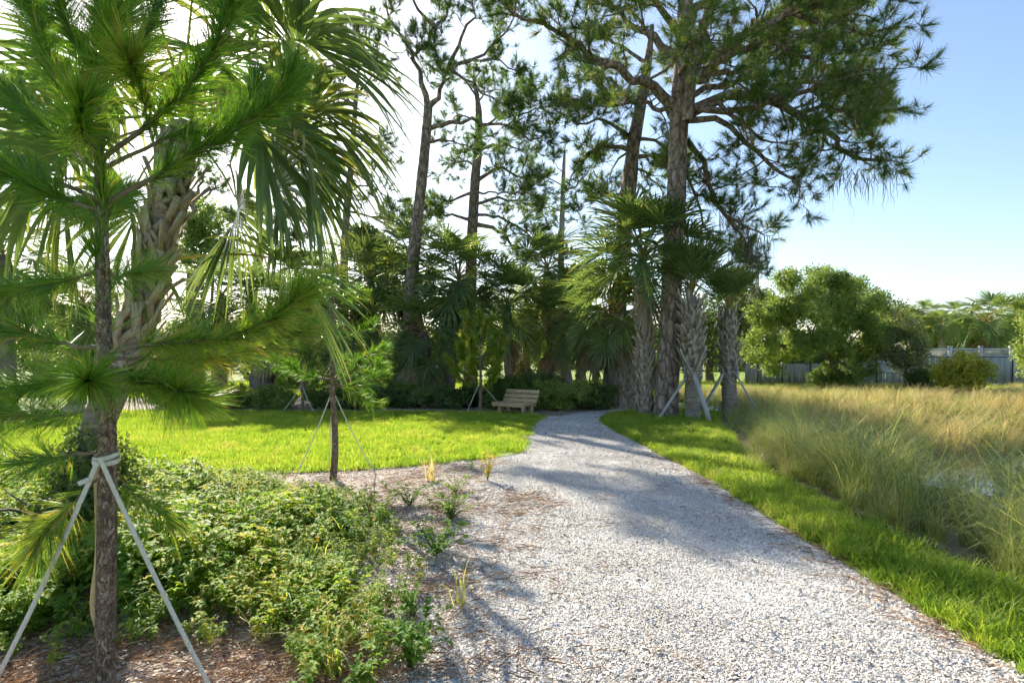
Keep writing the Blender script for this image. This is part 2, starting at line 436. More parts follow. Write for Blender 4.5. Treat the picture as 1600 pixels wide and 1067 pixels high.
m, n, l, b, out = nt('pond water')
b.inputs['Base Color'].default_value = (.03, .045, .05, 1); b.inputs['Roughness'].default_value = .06
b.inputs['Specular IOR Level'].default_value = .6
nz = n.new('ShaderNodeTexNoise'); nz.inputs['Scale'].default_value = 9
bp = n.new('ShaderNodeBump'); bp.inputs['Strength'].default_value = .12; bp.inputs['Distance'].default_value = .02
l.new(nz.outputs['Fac'], bp.inputs['Height']); l.new(bp.outputs[0], b.inputs['Normal'])
M['water'] = m
a = np.linspace(0, 2 * pi, 48, endpoint=False)
pw = np.stack([9.8 + 3.6 * np.cos(a) * (1 + .12 * np.sin(3 * a)), 9.6 + 2.6 * np.sin(a) * (1 + .15 * np.cos(2 * a))], -1)
sheet('pond_water', pw, -.5, M['water'])

# ------------------------------------------------------------------ scatter by geometry nodes (only for stuff)
def scatter(name, pos, rot, scl, idx, sources, label, cat):
    me = bpy.data.meshes.new(name); N = len(pos)
    me.vertices.add(N); me.vertices.foreach_set('co', np.asarray(pos, np.float32).ravel())
    a = me.attributes.new('rot', 'FLOAT_VECTOR', 'POINT'); a.data.foreach_set('vector', np.asarray(rot, np.float32).ravel())
    a = me.attributes.new('scl', 'FLOAT', 'POINT'); a.data.foreach_set('value', np.asarray(scl, np.float32))
    a = me.attributes.new('idx', 'INT', 'POINT'); a.data.foreach_set('value', np.asarray(idx, np.int32))
    ob = link(name, me); tag(ob, label, cat, kind='stuff')
    g = bpy.data.node_groups.new(name, 'GeometryNodeTree')
    g.interface.new_socket('Geometry', in_out='INPUT', socket_type='NodeSocketGeometry')
    g.interface.new_socket('Geometry', in_out='OUTPUT', socket_type='NodeSocketGeometry')
    nn, ll = g.nodes, g.links
    gi, go = nn.new('NodeGroupInput'), nn.new('NodeGroupOutput')
    ip = nn.new('GeometryNodeInstanceOnPoints')
    g2i = nn.new('GeometryNodeGeometryToInstance')
    for s in reversed(sources):
        so = bpy.data.objects.new(s.name, s)
        io = nn.new('GeometryNodeObjectInfo'); io.inputs['Object'].default_value = so
        io.inputs['As Instance'].default_value = False
        ll.new(io.outputs['Geometry'], g2i.inputs[0])
    def attr(nm, ty):
        x = nn.new('GeometryNodeInputNamedAttribute'); x.data_type = ty; x.inputs['Name'].default_value = nm
        return x.outputs['Attribute']
    ll.new(gi.outputs[0], ip.inputs['Points']); ll.new(g2i.outputs[0], ip.inputs['Instance'])
    ip.inputs['Pick Instance'].default_value = True
    ll.new(attr('idx', 'INT'), ip.inputs['Instance Index'])
    ll.new(attr('rot', 'FLOAT_VECTOR'), ip.inputs['Rotation'])
    ll.new(attr('scl', 'FLOAT'), ip.inputs['Scale'])
    ll.new(ip.outputs[0], go.inputs[0])
    md = ob.modifiers.new('scatter', 'NODES'); md.node_group = g
    return ob

def blades(rng, n, rad, h0, h1, w, lean, curl, segs=2, tint=(0.2, 0.8)):
    """a tuft of grass blades"""
    acc = Acc()
    for _ in range(n):
        a = rng.uniform(0, 2 * pi); r = rad * math.sqrt(rng.uniform())
        p = np.array([r * cos(a), r * sin(a), 0.0]); h = rng.uniform(h0, h1)
        la = rng.uniform(0, 2 * pi); d = np.array([cos(la), sin(la), 0])
        th = rng.uniform(0, lean); side = np.array([-d[1], d[0], 0]) if rng.uniform() < .6 else np.array([cos(a), sin(a), 0])
        pts = [p]; ang = th
        for k in range(segs):
            ang += rng.uniform(.3, 1) * curl / segs * (k + .5)
            p = p + (d * sin(ang) + np.array([0, 0, cos(ang)])) * h / segs; pts.append(p)
        V = []
        for k, q in enumerate(pts[:-1]):
            ww = w * (1 - .5 * k / segs) / 2
            V += [q - side * ww, q + side * ww]
        V.append(pts[-1]); F = []
        for k in range(segs - 1):
            F += [(2 * k, 2 * k + 1, 2 * k + 3), (2 * k, 2 * k + 3, 2 * k + 2)]
        F.append((2 * segs - 2, 2 * segs - 1, 2 * segs))
        t0 = rng.uniform(*tint)
        acc.add(V, F, t0)
    return acc

def mtemp(name, acc, mat, smooth=False):
    V, F, T = acc.arrays()
    return mesh_from(name, V, F, T, mat, smooth)

def zrot(n, rng, tilt=0.1):
    return np.stack([rng.normal(0, tilt, n), rng.normal(0, tilt, n), rng.uniform(0, 2 * pi, n)], -1)

# lawn turf
r = np.random.default_rng(11)
src = [mtemp('turf_tuft', blades(r, 46, .11, .05, .105, .007, .5, .6), M['turf']) for _ in range(5)]
pts = scatter_in(np.array([(max(x, -11), y) for x, y in LAWN]), 9500, r)
scatter('lawn_grass', np.c_[pts, np.full(len(pts), .01)], zrot(len(pts), r), r.uniform(.7, 1.25, len(pts)), r.integers(0, 5, len(pts)), src,
        'bright short turf of the sunlit lawn in front of the palm thicket', 'grass')
# verge between path and pond
src = [mtemp('verge_tuft', blades(r, 44, .10, .09, .2, .008, .55, .9, 3), M['turf']) for _ in range(6)]
pts = scatter_in(STRIP, 4600, r)
s = r.uniform(.6, 1.15, len(pts)) * (.55 + .45 * sm(.0, .2, edge_dist(PATH_R, pts, False)))
scatter('verge_grass', np.c_[pts, np.full(len(pts), .01)], zrot(len(pts), r), s, r.integers(0, 6, len(pts)), src,
        'bright green grass strip along the right edge of the shell path', 'grass')
# far lawn beyond the thicket and field around
src = [mtemp('field_tuft', blades(r, 40, .28, .08, .22, .016, .5, .6), M['turf']) for _ in range(4)]
pts = r.uniform((-26, 21), (40, 33), (9000, 2))
pts = pts[(pts[:, 0] < 6.5) | (pts[:, 1] > 24)]
scatter('field_grass', np.c_[pts, height(pts[:, 0], pts[:, 1])], zrot(len(pts), r), r.uniform(.7, 1.3, len(pts)), r.integers(0, 4, len(pts)), src,
        'sunlit field grass glimpsed beyond the palm trunks', 'grass')

# pond-side cordgrass, green and near
src = [mtemp('cordgrass_clump', blades(r, 80, .13, .45, 1.5, .0085, .46, .9, 5, (.0, .85)), M['cordgrass']) for _ in range(5)]
c0 = []
for _ in range(900):
    y = r.uniform(2.6, 9.5) if r.uniform() < .5 else r.uniform(9, 23); x = np.interp(y, STRIP_R[:-1, 1], STRIP_R[:-1, 0]) + r.uniform(.02, .5) + .12 * sin(y * 3.1) + r.exponential(2.6)
    dens = 1.0 if y < 9 else .65
    if ((x - 9.8) / 3.4) ** 2 + ((y - 9.6) / 2.4) ** 2 < 1 and r.uniform() < .82: continue
    if .70 < x / y < .93 and 4.6 < y < 12.5 and r.uniform() < .88: continue
    if x < .97 * y + .8 and r.uniform() < dens: c0.append((x, y))
c0 = np.array(c0)
d0 = c0[:, 0] - np.interp(c0[:, 1], STRIP_R[:-1, 1], STRIP_R[:-1, 0])
sc0 = (1 - .5 * sm(8, 18, c0[:, 1])) * r.uniform(.4, 1.25, len(c0)) * (.42 + .58 * sm(.15, .8, d0))
scatter('tall_cordgrass', np.c_[c0, height(c0[:, 0], c0[:, 1])], zrot(len(c0), r, .12), sc0, r.integers(0, 5, len(c0)), src,
        'tall arching green cordgrass growing around the small pond', 'grass')
# golden field
src = [mtemp('golden_clump', blades(r, 80, .26, .3, .95, .010, .45, 1.0, 4, (.0, .9)), M['goldgrass']) for _ in range(5)]
pts = r.uniform((4.5, 11.5), (34, 26.5), (3600, 2))
keep = (pts[:, 0] > np.interp(pts[:, 1], [11, 14.5, 17, 19, 27], [6.5, 6.6, 6.2, 5.2, 6.0])) & (pts[:, 0] < pts[:, 1] * 1.05 + 1)
keep &= ~((((pts[:, 0] - 9.8) / 3.4) ** 2 + ((pts[:, 1] - 9.6) / 2.4) ** 2) < 1)
keep &= ~((pts[:, 1] > 24) & (pts[:, 0] < 13))
pts = pts[keep]
scatter('golden_grass', np.c_[pts, height(pts[:, 0], pts[:, 1])], zrot(len(pts), r, .12), r.uniform(.4, 1.3, len(pts)) ** 1.2 * (1 - .48 * sm(14, 22, pts[:, 1])), r.integers(0, 5, len(pts)), src,
        'tan and golden tall meadow grass in front of the far fence', 'grass')

# shell chips on the path
def chips(rng, n, rad, s0, s1):
    acc = Acc()
    for _ in range(n):
        a = rng.uniform(0, 2 * pi); q = rad * math.sqrt(rng.uniform()); s = rng.uniform(s0, s1) * (1.6 if rng.uniform() < .06 else 1)
        k = 6; ang = np.sort(rng.uniform(0, 2 * pi, k)); rr = s * rng.uniform(.6, 1.1, k)
        top = np.stack([rr * np.cos(ang) * 1.25, rr * np.sin(ang) * .8, rng.uniform(-.1, .1, k) * s], -1)
        V = np.vstack([top, [[0, 0, s * rng.uniform(.15, .4)]]])
        F = [(i, (i + 1) % k, k) for i in range(k)]
        R = frames(unit(np.array([[rng.normal(0, .45), rng.normal(0, .45), 1]])), np.array([rng.uniform(0, 6.28)]))[0]
        acc.add(V @ R.T + (q * cos(a), q * sin(a), s * .3), F, rng.choice([rng.uniform(.6, 1), rng.uniform(.25, .7), rng.uniform(0, .3)], p=[.66, .26, .08]))
    return acc
src = [mtemp('shell_patch', chips(r, 150, .17, .003, .0085), M['shell']) for _ in range(6)] + [mtemp('stone_patch', chips(r, 7, .2, .010, .021), M['shell']) for _ in range(2)]
pp = wobble(np.vstack([PATH_R[:11], PATH_L[:11][::-1]]), .2, .02, 9)
pts = []
while len(pts) < 6200:
    y = r.uniform(1.5, 3.4) if r.uniform() < .34 else r.uniform(3.4, 14.3)
    x = r.uniform(np.interp(y, PATH_L[:11, 1], PATH_L[:11, 0]) - .05 - .5 * r.exponential(.3), np.interp(y, PATH_R[:11, 1], PATH_R[:11, 0]) - .02)
    pts.append((x, y))
pts = np.array(pts)
scatter('shell_gravel', np.c_[pts, np.full(len(pts), .008)], zrot(len(pts), r, .02), r.uniform(.8, 1.2, len(pts)), np.where(r.uniform(0, 1, len(pts)) < .1, r.integers(6, 8, len(pts)), r.integers(0, 6, len(pts))), src,
        'crushed white shell and gravel strewn over the path', 'gravel')
# brown needle litter
def litter(rng, n, rad):
    acc = Acc()
    for _ in range(n):
        a = rng.uniform(0, 2 * pi); q = rad * math.sqrt(rng.uniform()); L = rng.uniform(.05, .2); b = rng.uniform(0, 2 * pi)
        p = np.array([q * cos(a), q * sin(a), rng.uniform(.004, .02)]); d = np.array([cos(b), sin(b), rng.normal(0, .1)]) * L
        w = np.array([-sin(b), cos(b), 0]) * .0011
        acc.add([p - w, p + w, p + d / 2 + (0, 0, .006) + w, p + d], [(0, 1, 2), (0, 2, 3)], rng.uniform(0, 1))
    return acc
src = [mtemp('needle_litter_patch', litter(r, 18, .24), M['litter']) for _ in range(5)]
lp = []
for _ in range(620):
    u = r.uniform()
    if u < .4: lp.append((r.uniform(-3.2, -.2), r.uniform(2.3, 8.2)))
    elif u < .55: y = r.uniform(2.2, 6.5); lp.append((r.normal(np.interp(y, PATH_L[:, 1], PATH_L[:, 0]) + .2, .35), y))
    elif u < .63: y = r.uniform(2.2, 9); lp.append((np.interp(y, PATH_R[:11, 1], PATH_R[:11, 0]) - abs(r.normal(0, .05)), y))
    else: lp.append((r.uniform(-3, -.6), r.uniform(2.2, 3.2)))
lp = np.array(lp)
scatter('needle_litter', np.c_[lp, np.full(len(lp), .012)], zrot(len(lp), r, .03), r.uniform(.7, 1.2, len(lp)), r.integers(0, 5, len(lp)), src,
        'fallen brown pine needles on the mulch and path edges', 'litter')
# shells mixed into the mulch
src = [mtemp('mulch_shells', chips(r, 52, .2, .004, .010), M['shell']) for _ in range(4)]
mp_ = np.vstack([r.uniform((-3.6, 2.2), (.1, 8.4), (650, 2)), np.c_[-.1 - r.exponential(.5, 750), r.uniform(2.2, 8.4, 750)]])
scatter('mulch_shells', np.c_[mp_, np.full(len(mp_), .006)], zrot(len(mp_), r, .02), r.uniform(.8, 1.2, len(mp_)), r.integers(0, 4, len(mp_)), src,
        'loose shell pieces scattered through the brown mulch bed', 'gravel')

# ground cover: sprigs of toothed leaves
def leaf(acc, p, d, up, L, w, t, fold=.25, droop=.25):
    s = unit(np.cross(d, up)); nrm = np.cross(s, d)
    m_ = p + d * L * .45 + nrm * L * .06
    tip = p + d * L - nrm * L * droop
    V = [p, m_ - s * w / 2 + nrm * w * fold, m_, m_ + s * w / 2 + nrm * w * fold, tip]
    acc.add(V, [(0, 2, 1), (0, 3, 2), (1, 2, 4), (2, 3, 4)], t)

def sprig(rng, h, nst, lsize, spread, tint=(.25, .95)):
    acc = Acc()
    for _ in range(nst):
        a = rng.uniform(0, 2 * pi); hh = h * rng.uniform(.5, 1.1)
        top = np.array([cos(a) * spread * rng.uniform(.2, 1), sin(a) * spread * rng.uniform(.2, 1), hh])
        pts = catmull([np.zeros(3), top * (.35, .35, .55), top], 5)
        Vt, Ft = tube(pts, np.linspace(.003, .0015, 5), 3, False); acc.add(Vt, Ft, .3)
        nl = int(5 + hh / .035)
        for k in range(nl):
            u = rng.uniform(.25, 1) if k > 3 else 1
            p = pts[0] * 0 + np.array([np.interp(u, np.linspace(0, 1, 5), pts[:, i]) for i in range(3)])
            b = rng.uniform(0, 2 * pi); d = unit(np.array([cos(b), sin(b), rng.uniform(-.15, .65)]))
            leaf(acc, p, d, np.array([0, 0, 1.0]), lsize * rng.uniform(.6, 1.25), lsize * rng.uniform(.4, .62), rng.uniform(*tint))
    return acc
src = [mtemp('cover_sprig', sprig(r, r.uniform(.2, .4), 4, .074, .15, (.3, .95)), M['cover']) for _ in range(7)]
pts = scatter_in(COVER, 3400, r)
dd = edge_dist(COVER, pts)
keep = r.uniform(0, 1, len(pts)) < .35 + .65 * sm(0, .45, dd)
pts, dd = pts[keep], dd[keep]
hump = .45 + .6 * (np.sin(pts[:, 0] * 2.3 + 1) * np.sin(pts[:, 1] * 1.9) * .5 + .5)
scatter('ground_cover', np.c_[pts, np.zeros(len(pts))], zrot(len(pts), r, .15), r.uniform(.65, 1.1, len(pts)) * hump * (.6 + .55 * sm(0, .8, dd)), r.integers(0, 7, len(pts)), src,
        'leafy green ground cover with small yellow flowers beside the path', 'ground cover')
# grass blades poking through the cover
src = [mtemp('weed_blades', blades(r, 9, .04, .2, .5, .007, .4, 1.1, 4, (.3, .9)), M['turf']) for _ in range(4)]
pw_ = pts[r.choice(len(pts), 260)]
scatter('weed_grass', np.c_[pw_, np.zeros(len(pw_))], zrot(len(pw_), r, .1), r.uniform(.5, 1.1, len(pw_)), r.integers(0, 4, len(pw_)), src,
        'loose grass stems poking up through the ground cover', 'grass')
def flower(rng):
    acc = Acc()
    for k in range(9):
        a = 2 * pi * k / 9; d = np.array([cos(a), sin(a), .1])
        leaf(acc, d * .003, unit(d), np.array([0, 0, 1.0]), .014, .008, rng.uniform(0, 1))
    return acc
src = [mtemp('flower_head', flower(r), M['flower'])]
fp = pts[r.choice(len(pts), 60)]
scatter('yellow_flowers', np.c_[fp, r.uniform(.2, .33, len(fp))], zrot(len(fp), r, .5), r.uniform(.7, 1.2, len(fp)), np.zeros(len(fp)), src,
        'tiny yellow daisy heads dotted over the ground cover', 'flowers')

# ------------------------------------------------------------------ tree kit
def tuft_temp(rng, n, L, w, spread):
    acc = Acc()
    for _ in range(n):
        th = abs(rng.normal(0, spread)); a = rng.uniform(0, 2 * pi)
        d = np.array([sin(th) * cos(a), sin(th) * sin(a), cos(th)])
        s = unit(np.cross(d, rng.normal(size=3))) * w / 2
        p = d * .01 + np.array([0, 0, -rng.uniform(0, .12)]) * L / .25
        ll = L * rng.uniform(.75, 1.1)
        e = p + d * ll - np.array([0, 0, .08 * ll])
        acc.add([p - s, p + s, e], [(0, 1, 2)], rng.uniform(.2, .8))
    V, F, T = acc.arrays()
    return V, F, T

def crook(rng, p0, d, L, k, bend, lift):
    p = np.asarray(p0, float); pts = [p]; d = unit(d)
    for i in range(k):
        d = unit(d + rng.normal(0, bend, 3) + np.array([0, 0, lift]))
        p = p + d * L / k; pts.append(p)
    return np.array(pts)

TUFTS = {}
def grow_pine(name, label, base, trunk, trunk_r, limbs, seed, tuft_L=.27, tuft_w=.009, nneedle=70, sub_step=.3, sub_len=(.6, 1.5), group=None, bark='pine_bark', top=True, start=.25, flat=.25, tscale=1.0, keep=1.0):
    rng = np.random.default_rng(seed)
    root = thing(name, base, label, 'tree', group)
    B = np.asarray(base, float)
    tp = catmull(trunk, 28)
    tr = np.interp(np.linspace(0, 1, 28), np.linspace(0, 1, len(trunk_r)), trunk_r)
    tr[0] *= 1.25; tr[1] *= 1.08
    a = Acc(); V, F = tube(tp - B, tr, 14); V += rng.normal(0, .012, V.shape) * (tr.mean() / .25); a.add(V, F)
    obj('trunk', a, M[bark], root)
    tufts_p, tufts_d = [], []
    for li, (lp_, r0) in enumerate(limbs):
        lp_ = np.asarray(lp_, float)
        n = max(8, int(np.linalg.norm(np.diff(lp_, axis=0), axis=1).sum() / .3))
        q = catmull(lp_, n); q[2:] += rng.normal(0, .05, (n - 2, 3))
        w = Acc()
        rr = r0 * (1 - .8 * np.linspace(0, 1, n) ** .8)
        V, F = tube(q - B, rr, 7); w.add(V, F)
        L = np.linalg.norm(np.diff(q, axis=0), axis=1).sum()
        ns = max(3, int(L / sub_step))
        for u in list(rng.uniform(start, .98, ns)) + [1.0, .97]:
            i = min(n - 2, int(u * (n - 1))); tg = unit(q[i + 1] - q[i]); p0 = q[i] + (q[i + 1] - q[i]) * (u * (n - 1) - i)
            d = unit(tg * rng.uniform(.3, 1) + rng.normal(0, 1, 3) * (.8, .8, .45) + (0, 0, flat))
            if u == 1.0: d = tg
            sl = rng.uniform(*sub_len) * (1.1 - .35 * u)
            sp = crook(rng, p0, d, sl, 5, .3, .06)
            V, F = tube(sp - B, np.linspace(max(.012, rr[i] * .42), .006, 6), 4, False); w.add(V, F)
            tw = max(3, int(sl / .12))
            ends = [(sp[-1], sp[-1] - sp[-2])]
            for uu in rng.uniform(.3, 1, tw):
                j = min(4, int(uu * 5)); e = crook(rng, sp[j], unit(sp[j + 1] - sp[j]) * .6 + rng.normal(0, .7, 3) + (0, 0, .2), rng.uniform(.15, .42), 2, .25, .1)
                V, F = tube(e - B, [.008, .006, .004], 3, False); w.add(V, F)
                ends.append((e[-1], e[-1] - e[-2]))
            for p, dd in ends:
                if rng.uniform() < keep: tufts_p.append(p); tufts_d.append(unit(dd) + (0, 0, .25))
        obj('limb', w, M['twig'] if r0 < .06 else M[bark], root)
    key = (tuft_L, tuft_w, nneedle)
    if key not in TUFTS: TUFTS[key] = [tuft_temp(np.random.default_rng(k), nneedle, tuft_L, tuft_w, .85) for k in range(4)]
    N = len(tufts_p)
    if N:
        a = Acc(); pos = np.array(tufts_p) - B
        bake(a, TUFTS[key], rng.integers(0, 4, N), frames(np.array(tufts_d), rng.uniform(0, 6.28, N)), rng.uniform(.75, 1.2, N) * tscale, pos, rng.normal(0, .14, N))
        obj('crown', a, M['pine_needle'], root, smooth=False)
    return root, tufts_p

def limbpx(pts, Y0, Y1, n=None):
    k = len(pts)
    return [P(x, y, Y0 + (Y1 - Y0) * (i / (k - 1)) ** 1.0) for i, (x, y) in enumerate(pts)]

# ------------------------------------------------------------------ big pine beside the path
Yb = 13.8
big_limbs = [
    (limbpx([(1068, 182), (1120, 157), (1190, 156), (1245, 178), (1290, 210), (1330, 238), (1365, 252)], Yb, Yb - 1.8), .16),
    (limbpx([(1072, 135), (1130, 92), (1200, 62), (1290, 55), (1375, 80)], Yb, Yb + 1.2), .15),
    (limbpx([(1075, 105), (1150, 62), (1240, 20), (1320, -5), (1370, -10)], Yb, Yb - 2.2), .14),
    (limbpx([(1062, 188), (1130, 192), (1180, 240), (1225, 278), (1250, 296)], Yb, Yb - 1.2), .09),
    (limbpx([(1064, 215), (1092, 240), (1108, 290), (1128, 330), (1165, 352), (1195, 372)], Yb, Yb + 1.0), .09),
    (limbpx([(1055, 168), (1010, 132), (962, 112), (920, 82), (860, 42), (800, 20)], Yb, Yb - 1.4), .15),
    (limbpx([(1062, 95), (1000, 42), (950, 5), (890, -30)], Yb, Yb + 2.0), .12),
    (limbpx([(1066, 60), (1020, 0), (960, -50), (900, -90)], Yb, Yb - 2.5), .1),
    (limbpx([(1072, 20), (1150, -25), (1250, -60), (1350, -80)], Yb, Yb + 2.2), .12),
    (limbpx([(1075, -30), (1180, -70), (1290, -100), (1360, -90)], Yb, Yb - 2.0), .11),
    (limbpx([(1076, -60), (1010, -130), (940, -170)], Yb, Yb + 1), .1),
    (limbpx([(1080, -110), (1130, -200), (1210, -260)], Yb, Yb - 1), .1),
    (limbpx([(1082, -150), (1060, -250), (1040, -320)], Yb, Yb + 1), .1),
    (limbpx([(1064, 150), (1100, 140), (1190, 120), (1290, 130), (1340, 150), (1385, 175)], Yb, Yb + 3.2), .1),
    (limbpx([(1064, 165), (1140, 175), (1230, 150), (1310, 115), (1380, 105)], Yb, Yb - 3.0), .1),
    (limbpx([(1056, 190), (1030, 170), (990, 160), (940, 170), (900, 150)], Yb, Yb + 3.0), .08),
    (limbpx([(1062, 120), (1080, 80), (1110, 60), (1090, 40)], Yb, Yb - 3.4), .09),
    (limbpx([(1060, 225), (1075, 270), (1090, 320), (1110, 370), (1150, 400)], Yb, Yb + 1.8), .06),
    (limbpx([(1128, 330), (1150, 360), (1175, 400), (1185, 420)], Yb + .6, Yb + 1.2), .045),
    (limbpx([(1190, 156), (1240, 140), (1300, 160), (1360, 200)], Yb - .6, Yb + .8), .07),
    (limbpx([(1200, 62), (1260, 90), (1330, 120), (1385, 140)], Yb + .4, Yb - 1.0), .07),
    (limbpx([(1240, 20), (1290, 40), (1350, 50), (1390, 50)], Yb - 1, Yb - 2), .07),
    (limbpx([(1245, 178), (1290, 170), (1340, 190), (1375, 215)], Yb - .8, Yb - 2.6), .06),
    (limbpx([(1150, 62), (1190, 30), (1250, 0), (1320, 10)], Yb - .6, Yb + 1.5), .07),
    (limbpx([(1120, 157), (1160, 200), (1200, 215), (1240, 225)], Yb - .3, Yb - 1.5), .06),
    (limbpx([(1075, 130), (1180, 100), (1290, 30), (1365, 25)], Yb, Yb + 3.4), .1),
]
bt = [P(1040, 658, Yb), P(1046, 540, Yb), P(1053, 380, Yb), P(1061, 200, Yb), P(1068, 60, Yb), P(1076, -60, Yb), P(1084, -180, Yb), P(1080, -300, Yb)]
big, tf = grow_pine('pine_tree', 'huge spreading pine with plated bark rising between the palms by the path', (bt[0][0], Yb, 0),
                    [(bt[0][0], Yb, -.1)] + bt[1:], [.28, .26, .24, .22, .19, .15, .1, .05], big_limbs, 101, sub_step=.24, tuft_L=.28, keep=.8, flat=.1)
# second stem hugging the main trunk
a = Acc(); q = catmull([P(1074, 190, Yb - .2), P(1078, 140, Yb - .25), P(1084, 90, Yb - .2), P(1100, 40, Yb - .1), P(1120, -20, Yb)], 14)
V, F = tube(q - np.array(big.location), np.linspace(.15, .1, 14), 9); a.add(V, F); obj('limb', a, M['pine_bark'], big)
# moss
def moss(root, spots, seed):
    rng = np.random.default_rng(seed); a = Acc(); B = np.array(root.location)
    for p, L, k in spots:
        for _ in range(k):
            q = np.asarray(p) + rng.normal(0, .1, 3) * (1.3, 2, 1.1); n = 5; l_ = L * min(1.2, rng.exponential(.42) + .08)
            path = np.array([q + np.array([rng.normal(0, .03), rng.normal(0, .03), -l_ * i / (n - 1)]) for i in range(n)])
            w = rng.uniform(.003, .011); sd = unit(np.array([rng.normal(), rng.normal(), 0]))
            wd = w * np.array([.6, 1, .9, .6, .15])
            V = np.vstack([path - sd * wd[:, None], path + sd * wd[:, None]])
            F = [(i, i + 1, n + i + 1) for i in range(n - 1)] + [(i, n + i + 1, n + i) for i in range(n - 1)]
            a.add(V - B, F, rng.uniform(0, 1))
    o = obj('hanging_moss', a, M['moss'], root); o['kind'] = 'stuff'
ms = [(P(x, y, Yb - 1.4), L * 1.2, 34) for x, y, L in [(1298, 262, .5), (1310, 268, .7), (1335, 268, .55), (1350, 270, .5), (1375, 272, .45), (1385, 272, .5), (1250, 295, .3), (1240, 290, .4)]]
ms += [(P(x, y, Yb + .9), L * 1.1, 40) for x, y, L in [(1150, 350, 1.6), (1165, 355, 1.3), (1180, 370, 1.5), (1135, 335, 1.2), (1192, 375, 1.1), (1160, 380, 1.3)]]
moss(big, ms, 5)

# ------------------------------------------------------------------ other tall pines
def tall_pine(label, basepx, Y, trunkpx, radii, limbs, seed, **k):
    b = np.array([(basepx - CX) / FPX * Y, Y, 0.0])
    tr = [b - (0, 0, .1)] + [P(x, y, Y) for x, y in trunkpx]
    lm = [(limbpx(pts, Y, Y + dy), r_) for pts, dy, r_ in limbs]
    return grow_pine('pine_tree', label, b, tr, radii, lm, seed, **k)

far = dict(nneedle=44, tuft_w=.015, tuft_L=.33)
tall_pine('slender leaning pine that forks high above the lawn behind the bench', 630, 19.5,
          [(640, 490), (648, 380), (657, 300), (664, 230), (669, 168)], [.25, .22, .2, .185, .17, .15],
          [([(669, 172), (662, 130), (650, 100), (648, 85), (668, 65), (678, 40)], .5, .12), ([(650, 100), (640, 84), (624, 80)], -.4, .05), ([(678, 42), (650, 10), (630, -30), (600, -40)], -1, .07), ([(678, 45), (700, 10), (690, -40)], 1, .07),
           ([(668, 170), (686, 148), (694, 120), (700, 108)], -.5, .12), ([(697, 112), (730, 95), (770, 70), (800, 40), (810, 10)], 1.5, .08), ([(696, 115), (720, 60), (740, 20), (735, -20)], -1.2, .08),
           ([(674, 200), (700, 192), (740, 190), (790, 198), (830, 218), (850, 210)], -1.5, .09), ([(672, 222), (700, 220), (738, 230)], 1.4, .06), ([(648, 86), (620, 50), (600, 10), (590, -20)], -1, .06), ([(700, 108), (740, 130), (780, 160), (800, 175)], -1, .06),
           ([(790, 198), (830, 170), (860, 165)], -2, .04), ([(740, 95), (790, 100), (830, 130)], 1, .05), ([(690, -30), (720, -60), (690, -100)], 0, .06)], 202, start=.45, keep=.85, **far)
tall_pine('straight dark pine with crooked side limbs behind the bright palm crown', 735, 25,
          [(735, 480), (737, 380), (742, 290), (748, 215), (747, 165), (740, 120)], [.29, .27, .24, .21, .18, .13, .06],
          [([(738, 345), (700, 335), (672, 338)], -1, .09), ([(740, 300), (700, 315), (668, 335)], 1, .08), ([(740, 350), (775, 358), (796, 378), (808, 405)], -1, .12), ([(742, 285), (780, 262), (810, 275), (850, 280)], -1.5, .1),
           ([(744, 260), (720, 250), (690, 270)], 1.5, .07), ([(746, 235), (790, 225), (830, 250)], 1, .08), ([(747, 205), (780, 180), (820, 170)], -1, .07), ([(747, 190), (715, 180), (700, 200)], 1, .05), ([(746, 160), (770, 140), (800, 150)], 1, .05), ([(744, 150), (720, 120), (700, 125)], -1, .05),
           ([(740, 320), (790, 310), (840, 330), (860, 350)], 1, .08), ([(739, 335), (780, 340), (830, 370), (850, 385)], -2, .08), ([(742, 130), (750, 100), (770, 90)], 0, .05), ([(740, 300), (780, 300), (830, 300)], -3, .06)], 203, start=.35, **far)
tall_pine('bare thin snag with a few sparse tufts right of the dark pine', 877, 23,
          [(877, 480), (877, 385), (879, 320), (881, 260), (883, 225)], [.17, .15, .12, .1, .07, .015],
          [([(878, 330), (855, 325), (845, 335)], 0, .03), ([(879, 300), (905, 285), (925, 260), (945, 222)], 0, .06), ([(880, 270), (865, 255), (862, 245)], 0, .025), ([(878, 345), (900, 345), (905, 350)], .5, .03), ([(879, 290), (850, 275), (838, 280)], -.5, .03), ([(945, 222), (970, 210), (990, 225)], .2, .04)],
          204, start=.3, sub_step=.4, sub_len=(.3, .8), bark='brace_wood', keep=.8, **far)
tall_pine('dark leaning pine trunk half hidden behind the huge pine', 955, 17.8,
          [(962, 520), (970, 420), (980, 320), (988, 240), (1000, 170), (1010, 110), (1020, 40)], [.3, .28, .26, .24, .21, .18, .14, .06],
          [([(985, 235), (960, 228), (930, 235), (905, 262), (890, 285)], -.5, .09), ([(985, 250), (1020, 240), (1050, 262), (1070, 280)], 1.5, .09), ([(990, 220), (950, 190), (915, 195), (880, 180)], 1, .08), ([(990, 215), (1030, 225), (1060, 250)], -1, .08), ([(1000, 170), (960, 130), (920, 120)], -1.4, .08), ([(985, 262), (1010, 270), (1030, 300), (1035, 330)], 1, .05),
           ([(978, 320), (950, 300), (930, 310)], 1, .04), ([(1005, 130), (1060, 100), (1100, 110)], 2, .06), ([(990, 230), (960, 260), (950, 300)], 2, .05), ([(1010, 100), (950, 60), (900, 70)], 2, .07), ([(1015, 60), (980, 0), (960, -40)], 1, .06)], 205, start=.35, **far)
